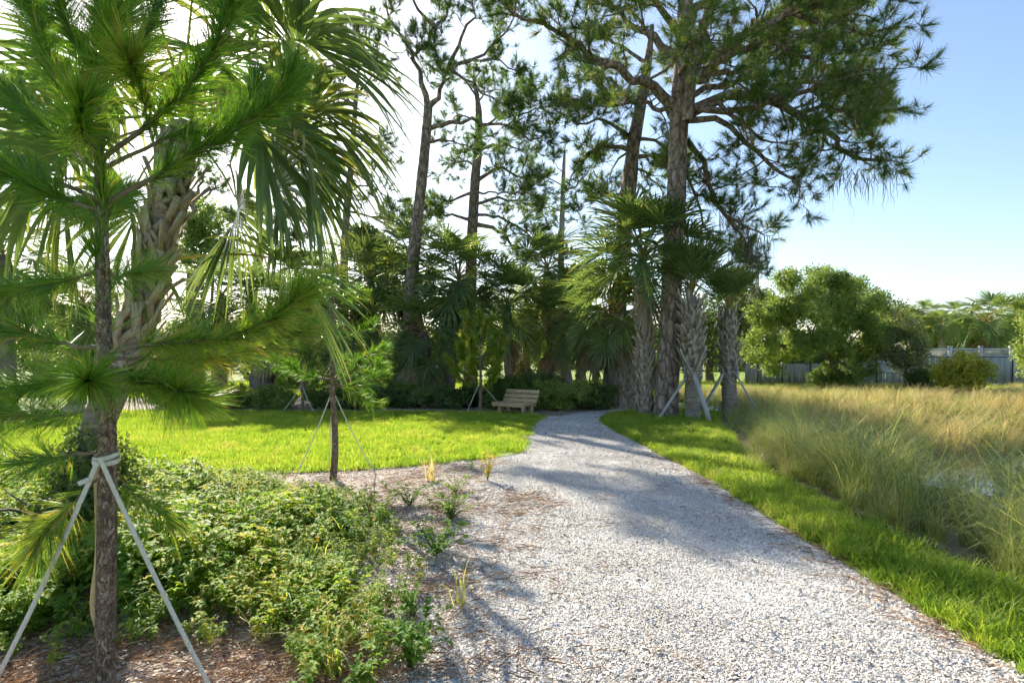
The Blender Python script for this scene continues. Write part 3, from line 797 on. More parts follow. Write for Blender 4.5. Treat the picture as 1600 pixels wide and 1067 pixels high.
tall_pine('pale trunked pine with a thin crown above the drooping palm frond', 537, 24,
          [(537, 500), (538, 400), (542, 330), (550, 240), (556, 160), (562, 90)], [.2, .19, .17, .15, .12, .09, .03],
          [([(555, 170), (530, 140), (505, 120)], 1, .06), ([(556, 150), (580, 120), (592, 80)], -1, .06), ([(560, 105), (545, 70), (520, 60)], 1, .05), ([(560, 95), (575, 60), (585, 30)], 0, .05), ([(550, 230), (590, 210), (600, 250)], 1, .05), ([(545, 300), (580, 290), (620, 330)], -1, .06), ([(542, 330), (600, 340), (640, 345)], 1, .06), ([(545, 290), (520, 280), (500, 300)], 0, .05), ([(556, 165), (520, 150), (490, 160), (465, 150)], 0, .07), ([(558, 130), (520, 105), (485, 110), (455, 120)], 1, .07), ([(560, 100), (525, 75), (490, 70)], -1, .06), ([(555, 185), (510, 185), (470, 190)], -1, .06)], 206, start=.3, **far)
tall_pine('far pine with an open flat crown between the palm trunk and the drooping frond', 392, 38,
          [(392, 480), (405, 400), (412, 370)], [.4, .36, .3, .2],
          [([(412, 380), (380, 350), (350, 350)], 0, .14), ([(412, 375), (430, 345), (470, 340)], 2, .14), ([(410, 370), (400, 340), (390, 325)], -2, .12), ([(412, 380), (450, 375), (480, 372)], -2, .12), ([(405, 400), (370, 390), (340, 400)], 1, .12), ([(410, 372), (440, 330), (450, 325)], 0, .1)], 207, start=.3, nneedle=30, tuft_w=.02, tuft_L=.34, sub_len=(.8, 1.8))
tall_pine('dark pine trunk standing close to the right of the near palm trunk', 303, 36,
          [(301, 500), (302, 420), (306, 340), (308, 300)], [.42, .4, .37, .3, .15],
          [([(307, 320), (330, 300), (345, 290)], 1, .14), ([(306, 335), (290, 310), (270, 300)], 1, .14), ([(308, 305), (315, 280), (320, 270)], -1, .12), ([(306, 340), (335, 335), (350, 330)], -1, .1)], 208, start=.3, **far)

# ------------------------------------------------------------------ young staked pines
def needle_brush(rng, q, dens, L, w, tint, inner=.16, droop=.05, ang=(.15, 1.1)):
    seg = np.linalg.norm(np.diff(q, axis=0), axis=1); Lb = seg.sum(); n = int(Lb * dens)
    n = n // 3 * 3; u = np.repeat(inner + (1 - inner) * rng.uniform(0, 1, n // 3) ** .85, 3)
    u = np.concatenate([u, np.repeat(rng.uniform(.93, 1, int(dens * .04)), 3)]); n = len(u)
    f = u * (len(q) - 1); i = np.minimum(f.astype(int), len(q) - 2)
    p = q[i] + (q[i + 1] - q[i]) * (f - i)[:, None]
    tg = unit(q[i + 1] - q[i])
    pr = np.repeat(rng.normal(0, 1, (n // 3, 3)), 3, 0) + rng.normal(0, .1, (n, 3)); pr = unit(pr - (pr * tg).sum(1)[:, None] * tg)
    a = (np.repeat(rng.uniform(*ang, n // 3), 3) + rng.normal(0, .07, n)) * (1 - .4 * (u > .93))
    d = unit(tg * np.cos(a)[:, None] + pr * np.sin(a)[:, None])
    ll = L * np.repeat(rng.uniform(.55, 1.15, n // 3), 3) * rng.uniform(.9, 1.05, n) * (.8 + .2 * u)
    s = unit(np.cross(d, rng.normal(0, 1, (n, 3)))) * w / 2
    g = np.array([0, 0, -1.0]); bend = rng.uniform(.3, 1.3, n)[:, None] * droop
    mid = p + d * ll[:, None] * .5 + g * bend * ll[:, None] * .25
    end = p + d * ll[:, None] + g * bend * ll[:, None]
    V = np.stack([p - s, p + s, mid - s * .9, mid + s * .9, end], 1).reshape(-1, 3)
    b = np.arange(n)[:, None, None] * 5
    F = (np.array([[0, 1, 3], [0, 3, 2], [2, 3, 4]])[None] + b).reshape(-1, 3)
    t = np.repeat(np.clip(np.repeat(rng.normal(tint, .24, n // 3), 3) + rng.normal(0, .06, n), 0, 1), 5)
    return V, F, t

def young_pine(label, base, trunk, tr, branches, seed, dens, L, w, bark='young_bark', sides=12, group='young staked pines'):
    rng = np.random.default_rng(seed); B = np.asarray(base, float)
    root = thing('young_pine', B, label, 'tree', group)
    q = catmull(trunk, 40); rr = np.interp(np.linspace(0, 1, 40), np.linspace(0, 1, len(tr)), tr)
    a = Acc(); V, F = tube(q - B, rr, sides); V += rng.normal(0, .02, V.shape) * rr.mean(); a.add(V, F)
    obj('trunk', a, M[bark], root)
    for pts, r0, ten, k in branches:
        pts = np.asarray(pts, float); n = 14
        bq = catmull(pts, n) + np.vstack([np.zeros((2, 3)), rng.normal(0, .006, (n - 2, 3))])
        a = Acc(); V, F = tube(bq - B, np.linspace(r0, r0 * .35, n), 6); a.add(V, F)
        bo = obj('branch', a, M['twig'], root)
        V, F, t = needle_brush(rng, bq - B, dens * k, L, w, ten)
        na = Acc(); na.add(V, F, t); obj('needles', na, M['young_needle'], bo, smooth=False)
    return root

Yn = 2.65
NB = np.array([(163 - CX) / FPX * Yn, Yn, 0])
def nb(pts, dy, r0=.011, tint=.45, k=1.0):
    n = len(pts)
    return ([P(x, y, Yn + dy * i / (n - 1)) for i, (x, y) in enumerate(pts)], r0, tint, k)
near_br = [
    nb([(160, 322), (250, 268), (340, 222), (420, 168), (452, 130)], .12, .013, .42, 1.15),
    nb([(158, 250), (230, 192), (290, 140), (335, 70), (362, 5)], -.1, .013, .42, 1.15),
    nb([(235, 188), (222, 160), (212, 125), (204, 100)], -.3, .008, .7, 1.3),
    nb([(155, 240), (110, 165), (70, 85), (40, 0), (20, -70)], .0, .013, .35, 1.1),
    nb([(105, 150), (135, 120), (165, 90), (172, 40)], -.15, .008, .5, 1.2),
    nb([(153, 225), (150, 140), (160, 40), (170, -60)], .2, .014, .3, 1.1),
    nb([(155, 312), (80, 282), (0, 250), (-70, 235)], .1, .012, .35),
    nb([(158, 330), (90, 310), (20, 275), (-60, 250)], -.25, .011, .3),
    nb([(156, 240), (130, 215), (125, 195), (128, 165)], -.35, .009, .5, 1.2),
    nb([(165, 262), (260, 215), (330, 205), (390, 160), (400, 130)], .35, .010, .4),
    nb([(165, 552), (240, 536), (330, 534), (410, 505), (462, 470)], -.05, .012, .72, 1.15),
    nb([(165, 560), (230, 560), (310, 560), (400, 545), (455, 520)], .35, .010, .68),
    nb([(160, 545), (80, 530), (0, 514), (-80, 500)], -.1, .012, .5, 1.1),
    nb([(155, 560), (100, 588), (30, 606), (-40, 615)], .15, .010, .45),
    nb([(165, 562), (200, 590), (250, 600), (290, 615)], -.35, .009, .55),
    nb([(170, 565), (220, 600), (270, 612), (310, 628)], .4, .009, .6, .9),
    nb([(160, 575), (150, 588), (135, 596)], -.5, .009, .5, 1.0),
    nb([(150, 640), (90, 648), (20, 648), (-60, 650)], .1, .009, .45, .7),
    nb([(152, 706), (85, 716), (30, 722), (-50, 724)], .0, .007, .5, .75),
    nb([(155, 745), (115, 785), (80, 815), (62, 840)], -.1, .006, .75, .8),
    nb([(180, 735), (210, 770), (235, 790), (262, 800)], .2, .005, .7, .6),
    nb([(153, 215), (100, 120), (60, 40), (45, -30)], .35, .010, .3, 1.0),
    nb([(152, 190), (175, 110), (230, 50), (255, -20)], .3, .010, .3, 1.0),
    nb([(152, 150), (120, 70), (95, 10), (90, -60)], -.15, .010, .4, 1.0),
    nb([(152, 120), (185, 60), (205, 0), (215, -60)], .1, .010, .35, 1.0),
    nb([(155, 270), (90, 215), (30, 160), (-20, 110)], .25, .010, .3, 1.0),
    nb([(160, 420), (100, 440), (30, 450), (-40, 470)], .3, .009, .5, .8),
    nb([(160, 430), (200, 430), (240, 420)], .55, .008, .55, .9),
    nb([(160, 330), (175, 320), (200, 300)], .7, .009, .4, 1.1),
    nb([(160, 320), (140, 330), (110, 330)], .7, .009, .4, 1.1),
    nb([(160, 400), (163, 340), (160, 290), (154, 235)], .0, .012, .55, .8),
    nb([(164, 555), (163, 500), (161, 450), (160, 400)], .0, .012, .55, .55),
]
young_pine('close young pine with long bright needles, held by pale straps', NB,
           [NB - (0, 0, .05), P(166, 900, Yn), P(168, 700, Yn), P(163, 550, Yn), P(160, 400, Yn), P(156, 260, Yn), P(153, 200, Yn), P(150, 60, Yn + .1), P(152, -80, Yn + .1)],
           [.044, .041, .038, .033, .029, .023, .017, .011, .006], near_br, 301, 1500, .27, .0028, sides=20)

def auto_branches(rng, base, H, h0, whorls, blen, lean=.5, k=1.0, tint=.5, r0=.009):
    out = []
    for wi in range(whorls):
        h = h0 + (H - h0) * wi / whorls; n = rng.integers(3, 6); a0 = rng.uniform(0, 6.28)
        for j in range(n):
            a = a0 + 2 * pi * j / n + rng.normal(0, .2); L = blen * (1 - .62 * wi / whorls) * rng.uniform(.7, 1.15)
            d = np.array([cos(a), sin(a), 0]); p = np.asarray(base) + (0, 0, h)
            out.append(([p, p + d * L * .5 + (0, 0, L * lean * .15), p + d * L * .85 + (0, 0, L * lean * .5), p + d * L + (0, 0, L * lean * .8)], r0, tint, k))
    out.append(([np.asarray(base) + (0, 0, H - .5), np.asarray(base) + (0, 0, H)], r0, tint, k))
    return out

rg = np.random.default_rng(44)
b2 = G(520, 750)
bb = auto_branches(rg, b2, 2.75, 1.25, 3, .66, .4, 1, .25)
bb += [([b2 + (0, 0, 1.45), b2 + (.35, -.1, 1.5), b2 + (.62, -.15, 1.62)], .009, .4, 1.3), ([b2 + (0, 0, 1.2), b2 + (.3, 0, 1.18), b2 + (.6, .05, 1.3)], .009, .4, 1.3), ([b2 + (0, 0, 1.2), b2 + (.25, .1, 1.05), b2 + (.5, .1, .95)], .008, .5, 1)]
young_pine('young pine with thin bare stem in the shell mound beside the lawn', b2,
           [b2 - (0, 0, .05), b2 + (.03, 0, .5), b2 + (-.01, 0, 1.2), b2 + (0, 0, 2), b2 + (0, 0, 2.8)], [.046, .04, .034, .024, .008], bb, 302, 560, .22, .004)
b3 = G(750, 643); b3[1] = 15.4; b3[0] = (750 - CX) / FPX * 15.4
young_pine('small upright young pine just left of the wooden bench', b3,
           [b3 - (0, 0, .05), b3 + (.02, 0, .8), b3 + (0, 0, 2.6)], [.05, .04, .008], auto_branches(rg, b3, 2.65, .7, 7, .85, .7, 1, .75), 303, 1150, .24, .009)
b4 = np.array([(472 - CX) / FPX * 15.6, 15.6, 0])
young_pine('short bushy young pine at the far lawn edge behind the mound', b4,
           [b4 - (0, 0, .05), b4 + (.02, 0, .5), b4 + (0, 0, 1.6)], [.05, .04, .01], auto_branches(rg, b4, 1.6, .65, 3, .85, .3, 1, .5), 304, 600, .22, .007)

# straps and guy lines
def ribbon(acc, pts, w, t, side):
    pts = np.asarray(pts, float); n = len(pts); tg = unit(np.gradient(pts, axis=0)); s = unit(np.asarray(side, float) - (tg @ np.asarray(side, float))[:, None] * tg)
    nn = np.cross(tg, s)
    V = np.concatenate([pts + s * w / 2 + nn * t / 2, pts - s * w / 2 + nn * t / 2, pts - s * w / 2 - nn * t / 2, pts + s * w / 2 - nn * t / 2])
    F = []
    for k in range(4):
        a, b = k * n, ((k + 1) % 4) * n
        for i in range(n - 1): F += [(a + i, b + i, b + i + 1), (a + i, b + i + 1, a + i + 1)]
    acc.add(V, F)
def sag(p, q, k, s):
    t = np.linspace(0, 1, k)[:, None]
    return np.asarray(p) * (1 - t) + np.asarray(q) * t - np.array([0, 0, 1]) * s * (4 * t * (1 - t))
def strap(label, pts, mat, w=.022, t=.002, side=(1, 0, 0), extra=None, group=None):
    a = Acc(); ribbon(a, pts, w, t, side)
    for e in (extra or []): ribbon(a, e[0], w, t, e[1])
    return tag(obj('guy_strap', a, M[mat], smooth=False, origin=pts[-1]), label, 'strap', group)
tc_ = P(166, 712, Yn)
ang = np.linspace(0, 2 * pi, 25)
ring = tc_ + np.stack([.05 * np.cos(ang), .05 * np.sin(ang), .012 * np.sin(ang + .6)], -1)
ring2 = ring + (0, 0, -.018) + np.stack([.004 * np.cos(ang), .004 * np.sin(ang), -.012 * np.cos(ang)], -1)
knot = P(152, 722, Yn - .07)
strap('pale woven strap running to the lower left from the close young pine', sag(knot, G(-15, 1078), 20, .03), 'strap', extra=[(ring, (0, 0, 1)), (sag(P(140, 748, Yn - .07), P(122, 756, Yn - .1), 5, .0), (0, .3, 1))])
strap('pale woven strap running down to the right from the close young pine', sag(P(156, 716, Yn - .07), G(338, 1092), 20, .02), 'strap', extra=[(ring2, (0, 0, 1))])
strap('tan weathered strap hanging close behind the near pine trunk', catmull([P(150, 722, Yn + .06), P(153, 860, Yn + .12), P(146, 960, Yn + .14), np.array([-1.97, 2.85, 0.01])], 16), 'tan_strap', w=.028)
def line(label, p, q, s=.03, r_=.006):
    a = Acc(); V, F = tube(sag(p, q, 14, s), r_, 5); a.add(V, F)
    return tag(obj('guy_line', a, M['strap'], origin=q), label, 'rope', 'guy lines of the smaller pines')
at2 = b2 + (0, 0, 1.12)
line('white guy line on the left of the pine in the mound', at2, G(458, 752), .04, .007)
line('white guy line with knot on the right of the pine in the mound', at2, G(588, 742), .05, .007)
line('slack white guy line hanging beside the stem in the mound', at2 + (-.02, .04, 0), G(514, 733), .02, .006)
at3 = b3 + (0, 0, .85)
line('white guy line sloping left from the pine by the bench', at3, b3 + (-.35, -.4, .01), .01, .008)
line('white guy line sloping right from the pine toward the bench', at3, b3 + (.75, -.3, .01), .02, .008)
at4 = b4 + (0, 0, .75)
line('white guy line right of the short bushy pine', at4, b4 + (.5, -.4, .01), .1, .01)
line('white guy line left of the short bushy pine', at4, b4 + (-.4, -.4, .01), .03, .009)

# ------------------------------------------------------------------ sabal palms
def frond_mesh(seed, pitch, Lp, Lb, nseg, mat, dead=False, bend=45, spread=122, droop=.7, width=.078, tiptint=.25, secs=5):
    rng = np.random.default_rng(seed + 5000); acc = Acc()
    e = radians(pitch); p = np.zeros(3); pts = [p]; k = 7
    for i in range(k):
        e -= radians(22 if not dead else 6) / k * (.5 + i / k)
        p = p + np.array([0, cos(e), sin(e)]) * Lp / k; pts.append(p)
    pts = np.array(pts)
    V, F = tube(pts, np.linspace(.022, .012, k + 1), 5, False); acc.add(V, F, .85 if not dead else .4)
    # costa
    cp = [p]; ce = [e]; kc = 8
    for i in range(kc):
        e -= radians(bend if not dead else 15) / kc
        p = p + np.array([0, cos(e), sin(e)]) * Lb * .34 / kc; cp.append(p); ce.append(e)
    cp = np.array(cp); ce = np.array(ce)
    S = np.array([1.0, 0, 0]); g = np.array([0, 0, -1.0])
    for j in range(nseg):
        u = -1 + 2 * (j + .5) / nseg + rng.normal(0, .008)
        c = (1 - abs(u)) ** .9 * kc; i = min(kc - 1, int(c)); f = c - i
        q = cp[i] * (1 - f) + cp[i + 1] * f; ee = ce[i]
        t = np.array([0, cos(ee), sin(ee)]); nn = np.array([0, -sin(ee), cos(ee)])
        a = u * radians(spread if not dead else 45)
        d = unit(t * cos(a) + S * sin(a) + nn * (.42 * abs(sin(a)) - .05) * (0 if dead else 1) + rng.normal(0, .03, 3))
        ll = Lb * (.62 + .38 * cos(a * .7)) * rng.uniform(.88, 1.06)
        wd = width * rng.uniform(.85, 1.15); dr = droop * rng.uniform(.6, 1.4)
        x = q.copy(); rows = []; dd = d.copy()
        tt = np.clip(rng.normal(.4, .13), 0, .75) if not dead else rng.uniform(.2, .9)
        brown = (rng.uniform() < tiptint)
        for s_ in range(secs + 1):
            v = s_ / secs
            sd = unit(np.cross(dd, nn + 1e-3)); nm = np.cross(sd, dd)
            w_ = wd * (min(1, .2 + 1.9 * v) * (1 - max(0, v - .45) / .55) ** .75)
            rows.append((x - sd * w_ / 2 + nm * w_ * .28, x, x + sd * w_ / 2 + nm * w_ * .28, v))
            dd = unit(dd + g * dr * (v ** 1.7) * 2.6 / secs)
            x = x + dd * ll / secs
        VV = []; TT = []
        for r_ in rows:
            VV += [r_[0], r_[1], r_[2]]
            tv = tt + (.5 * max(0, r_[3] - .55) * 2 if brown else .06 * r_[3]); TT += [tv] * 3
        FF = []
        for s_ in range(secs):
            o_ = 3 * s_
            for c_ in (0, 1): FF += [(o_ + c_, o_ + c_ + 1, o_ + c_ + 4), (o_ + c_, o_ + c_ + 4, o_ + c_ + 3)]
        acc.add(np.array(VV), FF, np.array(TT))
    V, F, T = acc.arrays()
    return mesh_from('frond', V, F, T, mat, True)

PITCH = [82, 66, 50, 34, 18, 2, -18, -40]
FR = {p: [frond_mesh(p * 7 + k * 13 + 5, p, .85, .92, 32, M['frond'], bend=38, width=.058, droop=.28 + .2 * k) for k in range(2)] for p in PITCH}
FRU = {p: [frond_mesh(p * 5 + k * 3 + 1, p, .7, 1.0, 24, M['frond'], bend=16, droop=.3, width=.042, spread=85, tiptint=.12) for k in range(2)] for p in (86, 74, 60, 45)}
FRD = [frond_mesh(900 + k, -62 - 8 * k, .55, .95, 24, M['dead_frond'], dead=True, droop=1.2) for k in range(3)]

def boot_mesh(r_, s, seed):
    """a split leaf base: two uneven straps wrapping the trunk and a torn stub"""
    rng = np.random.default_rng(seed); a = Acc()
    top = np.array([0, r_ + .02 * s, rng.normal(0, .02) * s])
    for sx in (-1, 1):
        if rng.uniform() < .15: continue
        th = sx * (rng.uniform(.12, .21) * s) / r_
        p = np.array([sin(th) * (r_ + .003), cos(th) * (r_ + .003), -rng.uniform(.18, .32) * s])
        mid = (top + p) / 2; mid[:2] *= (r_ + rng.uniform(.012, .04) * s) / np.linalg.norm(mid[:2])
        w = rng.uniform(.04, .075) * s
        bar(a, p, mid, w, .022 * s, up=(0, 1, 0)); bar(a, mid, top + (0, .006, 0), w * 1.1, .03 * s, up=(0, 1, 0))
    t2 = top + (rng.normal(0, .035) * s, rng.uniform(.03, .19) * s, rng.uniform(.1, .34) * s)
    bar(a, top + (0, 0, -.03 * s), t2, rng.uniform(.045, .085) * s, .022 * s, up=(0, 1, 0))
    V, F, T = a.arrays()
    V = V + rng.normal(0, .005 * s, V.shape)
    return mesh_from('boot', V, F, T, M['boot'], False)

def palm(label, base, top, r0, nf, scale, seed, boots=0, boot_range=(.2, 1), boot_s=1.0, dead=4, upright=False, bark='palm_bark', mid=None, pitch=(80, -40), group='sabal palms', sway=.0, skirt_lo=0.0, ndark=None):
    rng = np.random.default_rng(seed); B = np.asarray(base, float); T = np.asarray(top, float)
    root = thing('sabal_palm', B, label, 'palm tree', group)
    pts = [B - (0, 0, .08)] + ([np.asarray(m) for m in mid] if mid is not None else []) + [T]
    q = catmull(pts, 26); rr = np.full(26, r0) * (1 + .18 * np.exp(-np.linspace(0, 1, 26) * 9)); rr[-3:] *= (.92, .8, .6)
    a = Acc(); V, F = tube(q - B, rr, 16); V += rng.normal(0, .01, V.shape); a.add(V, F)
    obj('trunk', a, M[bark], root)
    if boots:
        bm_ = [boot_mesh(r0 * .98, boot_s, seed * 3 + k) for k in range(6)]
        for k in range(boots):
            u = boot_range[0] + (boot_range[1] - boot_range[0]) * (k + .5) / boots
            f = u * 25; i = min(24, int(f)); p = q[i] + (q[i + 1] - q[i]) * (f - i)
            o = link('boot', bm_[rng.integers(0, 6)], root, tuple(p - B))
            tgv = Vector(unit(q[i + 1] - q[i]))
            o.rotation_euler = (Vector((0, 0, 1)).rotation_difference(tgv).to_matrix() @ Matrix.Rotation(k * 2.39996 + rng.normal(0, .16), 3, 'Z') @ Matrix.Rotation(rng.normal(0, .05), 3, 'X')).to_euler()
            s_ = rng.uniform(.95, 1.06); o.scale = (s_, s_, rng.uniform(.75, 1.35))
    hub = T - B
    for k in range(nf):
        v = (k + .5) / nf
        pt = pitch[0] + (pitch[1] - pitch[0]) * v ** 1.05 + rng.normal(0, 5)
        tab = FRU if upright else FR
        key = min(tab, key=lambda z: abs(z - pt))
        o = link('frond', tab[key][rng.integers(0, 2)], root, tuple(hub + (0, 0, (.18 - .38 * v) * scale)))
        o.rotation_euler = (radians(np.clip(pt - key, -9, 9)), rng.normal(0, .12), k * 2.39996 + rng.normal(0, .15)); o.rotation_mode = 'XYZ'
        s_ = scale * rng.uniform(.86, 1.1); o.scale = (s_, s_, s_)
    for k in range(dead):
        o = link('dead_frond', FRD[k % 3], root, tuple(hub + (0, 0, -.22 * scale - rng.uniform(0, skirt_lo))))
        o.rotation_euler = (rng.normal(0, .1), rng.normal(0, .15), rng.uniform(0, 6.28)); s_ = scale * rng.uniform(.7, 1.05); o.scale = (s_, s_, s_)
    return root

def pxp(label, bx, Y, tx, ty, r0, nf, scale, seed, **k):
    return palm(label, ((bx - CX) / FPX * Y, Y, 0), P(tx, ty, Y), r0, nf, scale, seed, **k)

# group at the path
pxp('tall sabal palm with criss-cross boots left of the huge pine', 1010, 14.2, 1004, 408, .16, 40, 1.12, 401, boots=120, boot_range=(.02, .97), boot_s=.9, dead=1, pitch=(84, -4))
pxp('booted sabal palm standing just beside the dark twin trunks', 985, 15.9, 962, 490, .165, 24, .95, 402, boots=90, boot_range=(.05, .95), boot_s=.85, dead=3, pitch=(80, -25), mid=[P(983, 590, 15.9), P(972, 530, 15.9)])
pxp('dark smooth trunked palm at the end of the path', 957, 17.6, 945, 500, .16, 22, 1.0, 403, bark='dark_bark', dead=5)
p3 = pxp('upright newly planted palm braced by lumber, closer to the path', 1083, 13.3, 1080, 462, .17, 22, .82, 404, boots=70, boot_range=(.42, .97), boot_s=1.0, dead=0, upright=True, pitch=(88, 66), group='braced palms')
p4 = pxp('upright newly planted palm braced by lumber, beside the tall grass', 1140, 14.3, 1138, 488, .175, 15, .74, 405, boots=56, boot_range=(.42, .97), boot_s=.9, dead=0, upright=True, pitch=(88, 72), group='braced palms')
def brace(label, p, q, w=.085, h=.04):
    a = Acc(); bar(a, p, q, w, h); o = obj('lumber_brace', a, M['brace_wood'], smooth=False, origin=p); bevel(o, .004)
    return tag(o, label, 'brace', 'lumber braces of the planted palms')
y3, y4 = 13.3, 14.3
brace('grey lumber brace leaning left against the palm nearer the path', P(1030, 652, y3 - .1), P(1072, 590, y3 - .05))
brace('wide grey lumber brace facing the path in front of the braced palm', P(1110, 662, y3 - .75), P(1084, 582, y3 - .3), .11)
brace('grey lumber brace behind the palm nearer the path', P(1098, 640, y3 + .9), P(1090, 585, y3 + .25))
brace('lumber brace sloping left from the palm beside the tall grass', P(1098, 640, y4 - .3), P(1130, 583, y4 - .12))
brace('lumber brace sloping right into the tall grass', P(1186, 648, y4 - .4), P(1149, 583, y4 - .15))
def batten(root, base, r_, z, n=5):
    for k in range(n):
        a_ = 2 * pi * k / n + .5; a = Acc()
        bar(a, (cos(a_) * (r_ + .02), sin(a_) * (r_ + .02), z - .14), (cos(a_) * (r_ + .02), sin(a_) * (r_ + .02), z + .14), .09, .04, up=(cos(a_), sin(a_), 0))
        obj('batten', a, M['brace_wood'], root, smooth=False)
    for dz in (-.07, .07):
        a = Acc(); an = np.linspace(0, 2 * pi, 25)
        V, F = tube(np.stack([(r_ + .048) * np.cos(an), (r_ + .048) * np.sin(an), np.full(25, z + dz)], -1), .008, 5, False); a.add(V, F); obj('steel_band', a, M['band'], root)
batten(p3, None, .17, 1.12); batten(p4, None, .175, 1.12)
# the split timber Y on the front palm
a = Acc(); B3 = np.array(p3.location)
for q0, q1 in (((1084, 590), (1062, 545)), ((1082, 592), (1104, 540))): bar(a, P(*q0, y3 - .32) - B3, P(*q1, y3 - .3) - B3, .07, .03)
obj('cut_boot', a, M['boot'], p3, smooth=False)

# thicket
TH = [
    ('bright crowned sabal palm with shaggy dead skirt, nearest the leaning pine', 692, 19.6, 716, 440, .34, 38, 1.12, 12, 'dark_bark'),
    ('sabal palm crown catching sun behind the leaning pine stem', 662, 21.5, 640, 412, .24, 30, 1.05, 5, 'dark_bark'),
    ('shadowed sabal palm left of the leaning pine', 585, 21.8, 578, 438, .24, 30, 1.1, 6, 'dark_bark'),
    ('low sabal palm with grey hanging fronds right of the leaning pine', 668, 18.9, 662, 520, .22, 24, .92, 12, 'dark_bark'),
    ('low dark sabal palm behind the pine in the mound', 545, 20.2, 545, 520, .22, 24, 1.05, 5, 'dark_bark'),
    ('sabal palm behind the short bushy pine', 480, 22, 478, 455, .24, 28, 1.1, 6, 'dark_bark'),
    ('dark sabal palm whose thin stem rises behind the bench', 797, 19.6, 792, 482, .15, 30, 1.0, 4, 'palm_bark'),
    ('tall dark sabal palm between the bench and the path end', 862, 22.2, 856, 425, .24, 30, 1.05, 6, 'dark_bark'),
    ('stout sabal palm with dead hanging fronds right of the bench', 884, 20.2, 866, 505, .34, 26, .9, 10, 'dark_bark'),
    ('sabal palm filling the gap behind the twin trunks', 908, 23.5, 905, 470, .22, 26, 1.0, 5, 'dark_bark'),
    ('palm with a split dark stem at the left lawn edge', 342, 19, 345, 470, .24, 26, 1.05, 6, 'dark_bark'),
    ('palm with a wide rooty base at the left lawn edge', 405, 18.6, 420, 490, .36, 26, 1.0, 8, 'dark_bark'),
    ('small palm with bronze dead fronds seen past the bench top', 822, 24.5, 822, 535, .17, 16, .8, 8, 'palm_bark'),
    ('palm low in the shade left of the near palm', 120, 18, 130, 480, .22, 24, 1.0, 6, 'dark_bark'),
    ('palm half seen at the far left edge of the lawn', 10, 15, 5, 400, .22, 24, 1.0, 6, 'dark_bark'),
]
for k, (lb, bx, Y, tx, ty, r0, nf, s_, dd, bk) in enumerate(TH):
    pxp(lb, bx, Y, tx, ty, r0, int(nf * 1.1), s_ * 1.05, 500 + k, dead=dd, bark=bk, group='palm thicket behind the lawn', skirt_lo=.7, pitch=(80, -45))

# near palm
FRN = {p: [frond_mesh(p * 3 + k * 17 + 2, p, 1.25, 1.5, 44, M['frond'], bend=62, droop=1.05 + .2 * k, width=.085, tiptint=.45, secs=8) for k in range(2)] for p in (60, 40, 20, 0, -20, -45)}
Yp = 5.0
nbase = np.array([(118 - CX) / FPX * Yp, Yp, 0]); ntop = P(285, 190, Yp)
near_palm = palm('big leaning sabal palm with torn boots behind the close young pine', nbase, ntop, .12, 0, 1, 601, boots=84, boot_range=(.36, .98), boot_s=.8, dead=0, mid=[P(150, 680, Yp), P(200, 550, Yp), P(243, 400, Yp), P(268, 290, Yp)], bark='palm_bark')
rn = np.random.default_rng(66)
nf = [  # azimuth (0 = away, 90 = left), pitch, scale
    (-82, 20, 1.0), (-95, 0, .95), (-70, -20, .85), (-100, 40, 1.05), (-60, 0, .9), (-120, 0, .9), (-75, 60, 1.0),
    (95, 0, 1.0), (75, 40, 1.0), (105, -20, .9), (85, 20, .95), (60, 40, 1),
    (0, 40, 1.0), (25, 60, 1.0), (-25, 40, 1.0), (-45, 20, .9), (0, 60, 1),
    (175, 60, .9), (-150, 60, .9), (-80, -45, .8), (95, -45, .8)]
NBv = np.array(near_palm.location)
for k, (az, pt, s_) in enumerate(nf):
    o = link('frond', FRN[pt][k % 2], near_palm, tuple(ntop - NBv + (0, 0, .1 * (pt / 60) + .05)))
    o.rotation_euler = (0, rn.normal(0, .12), radians(az) + rn.normal(0, .05)); o.scale = (s_ * .78,) * 3
# low frond reaching right, below the crown
o = link('frond', FRN[0][0], near_palm, tuple(P(262, 408, Yp) - NBv)); o.rotation_euler = (radians(12), .1, radians(-88)); o.scale = (.72,) * 3

# ------------------------------------------------------------------ broadleaf trees and shrubs
def leaf_clump(rng, n, size, rad):
    acc = Acc()
    for _ in range(n):
        d = unit(rng.normal(0, 1, 3)); p = d * rad * rng.uniform(.2, 1)
        dirn = unit(d + rng.normal(0, .6, 3)); up = unit(np.array([0, 0, 1.0]) + rng.normal(0, .5, 3))
        leaf(acc, p, dirn, up, size * rng.uniform(.7, 1.3), size * rng.uniform(.4, .6), rng.uniform(.2, .75))
    return acc.arrays()
CL = {}
def clumps(n, size, rad):
    if (n, size, rad) not in CL: CL[(n, size, rad)] = [leaf_clump(np.random.default_rng(k + n), n, size, rad) for k in range(4)]
    return CL[(n, size, rad)]

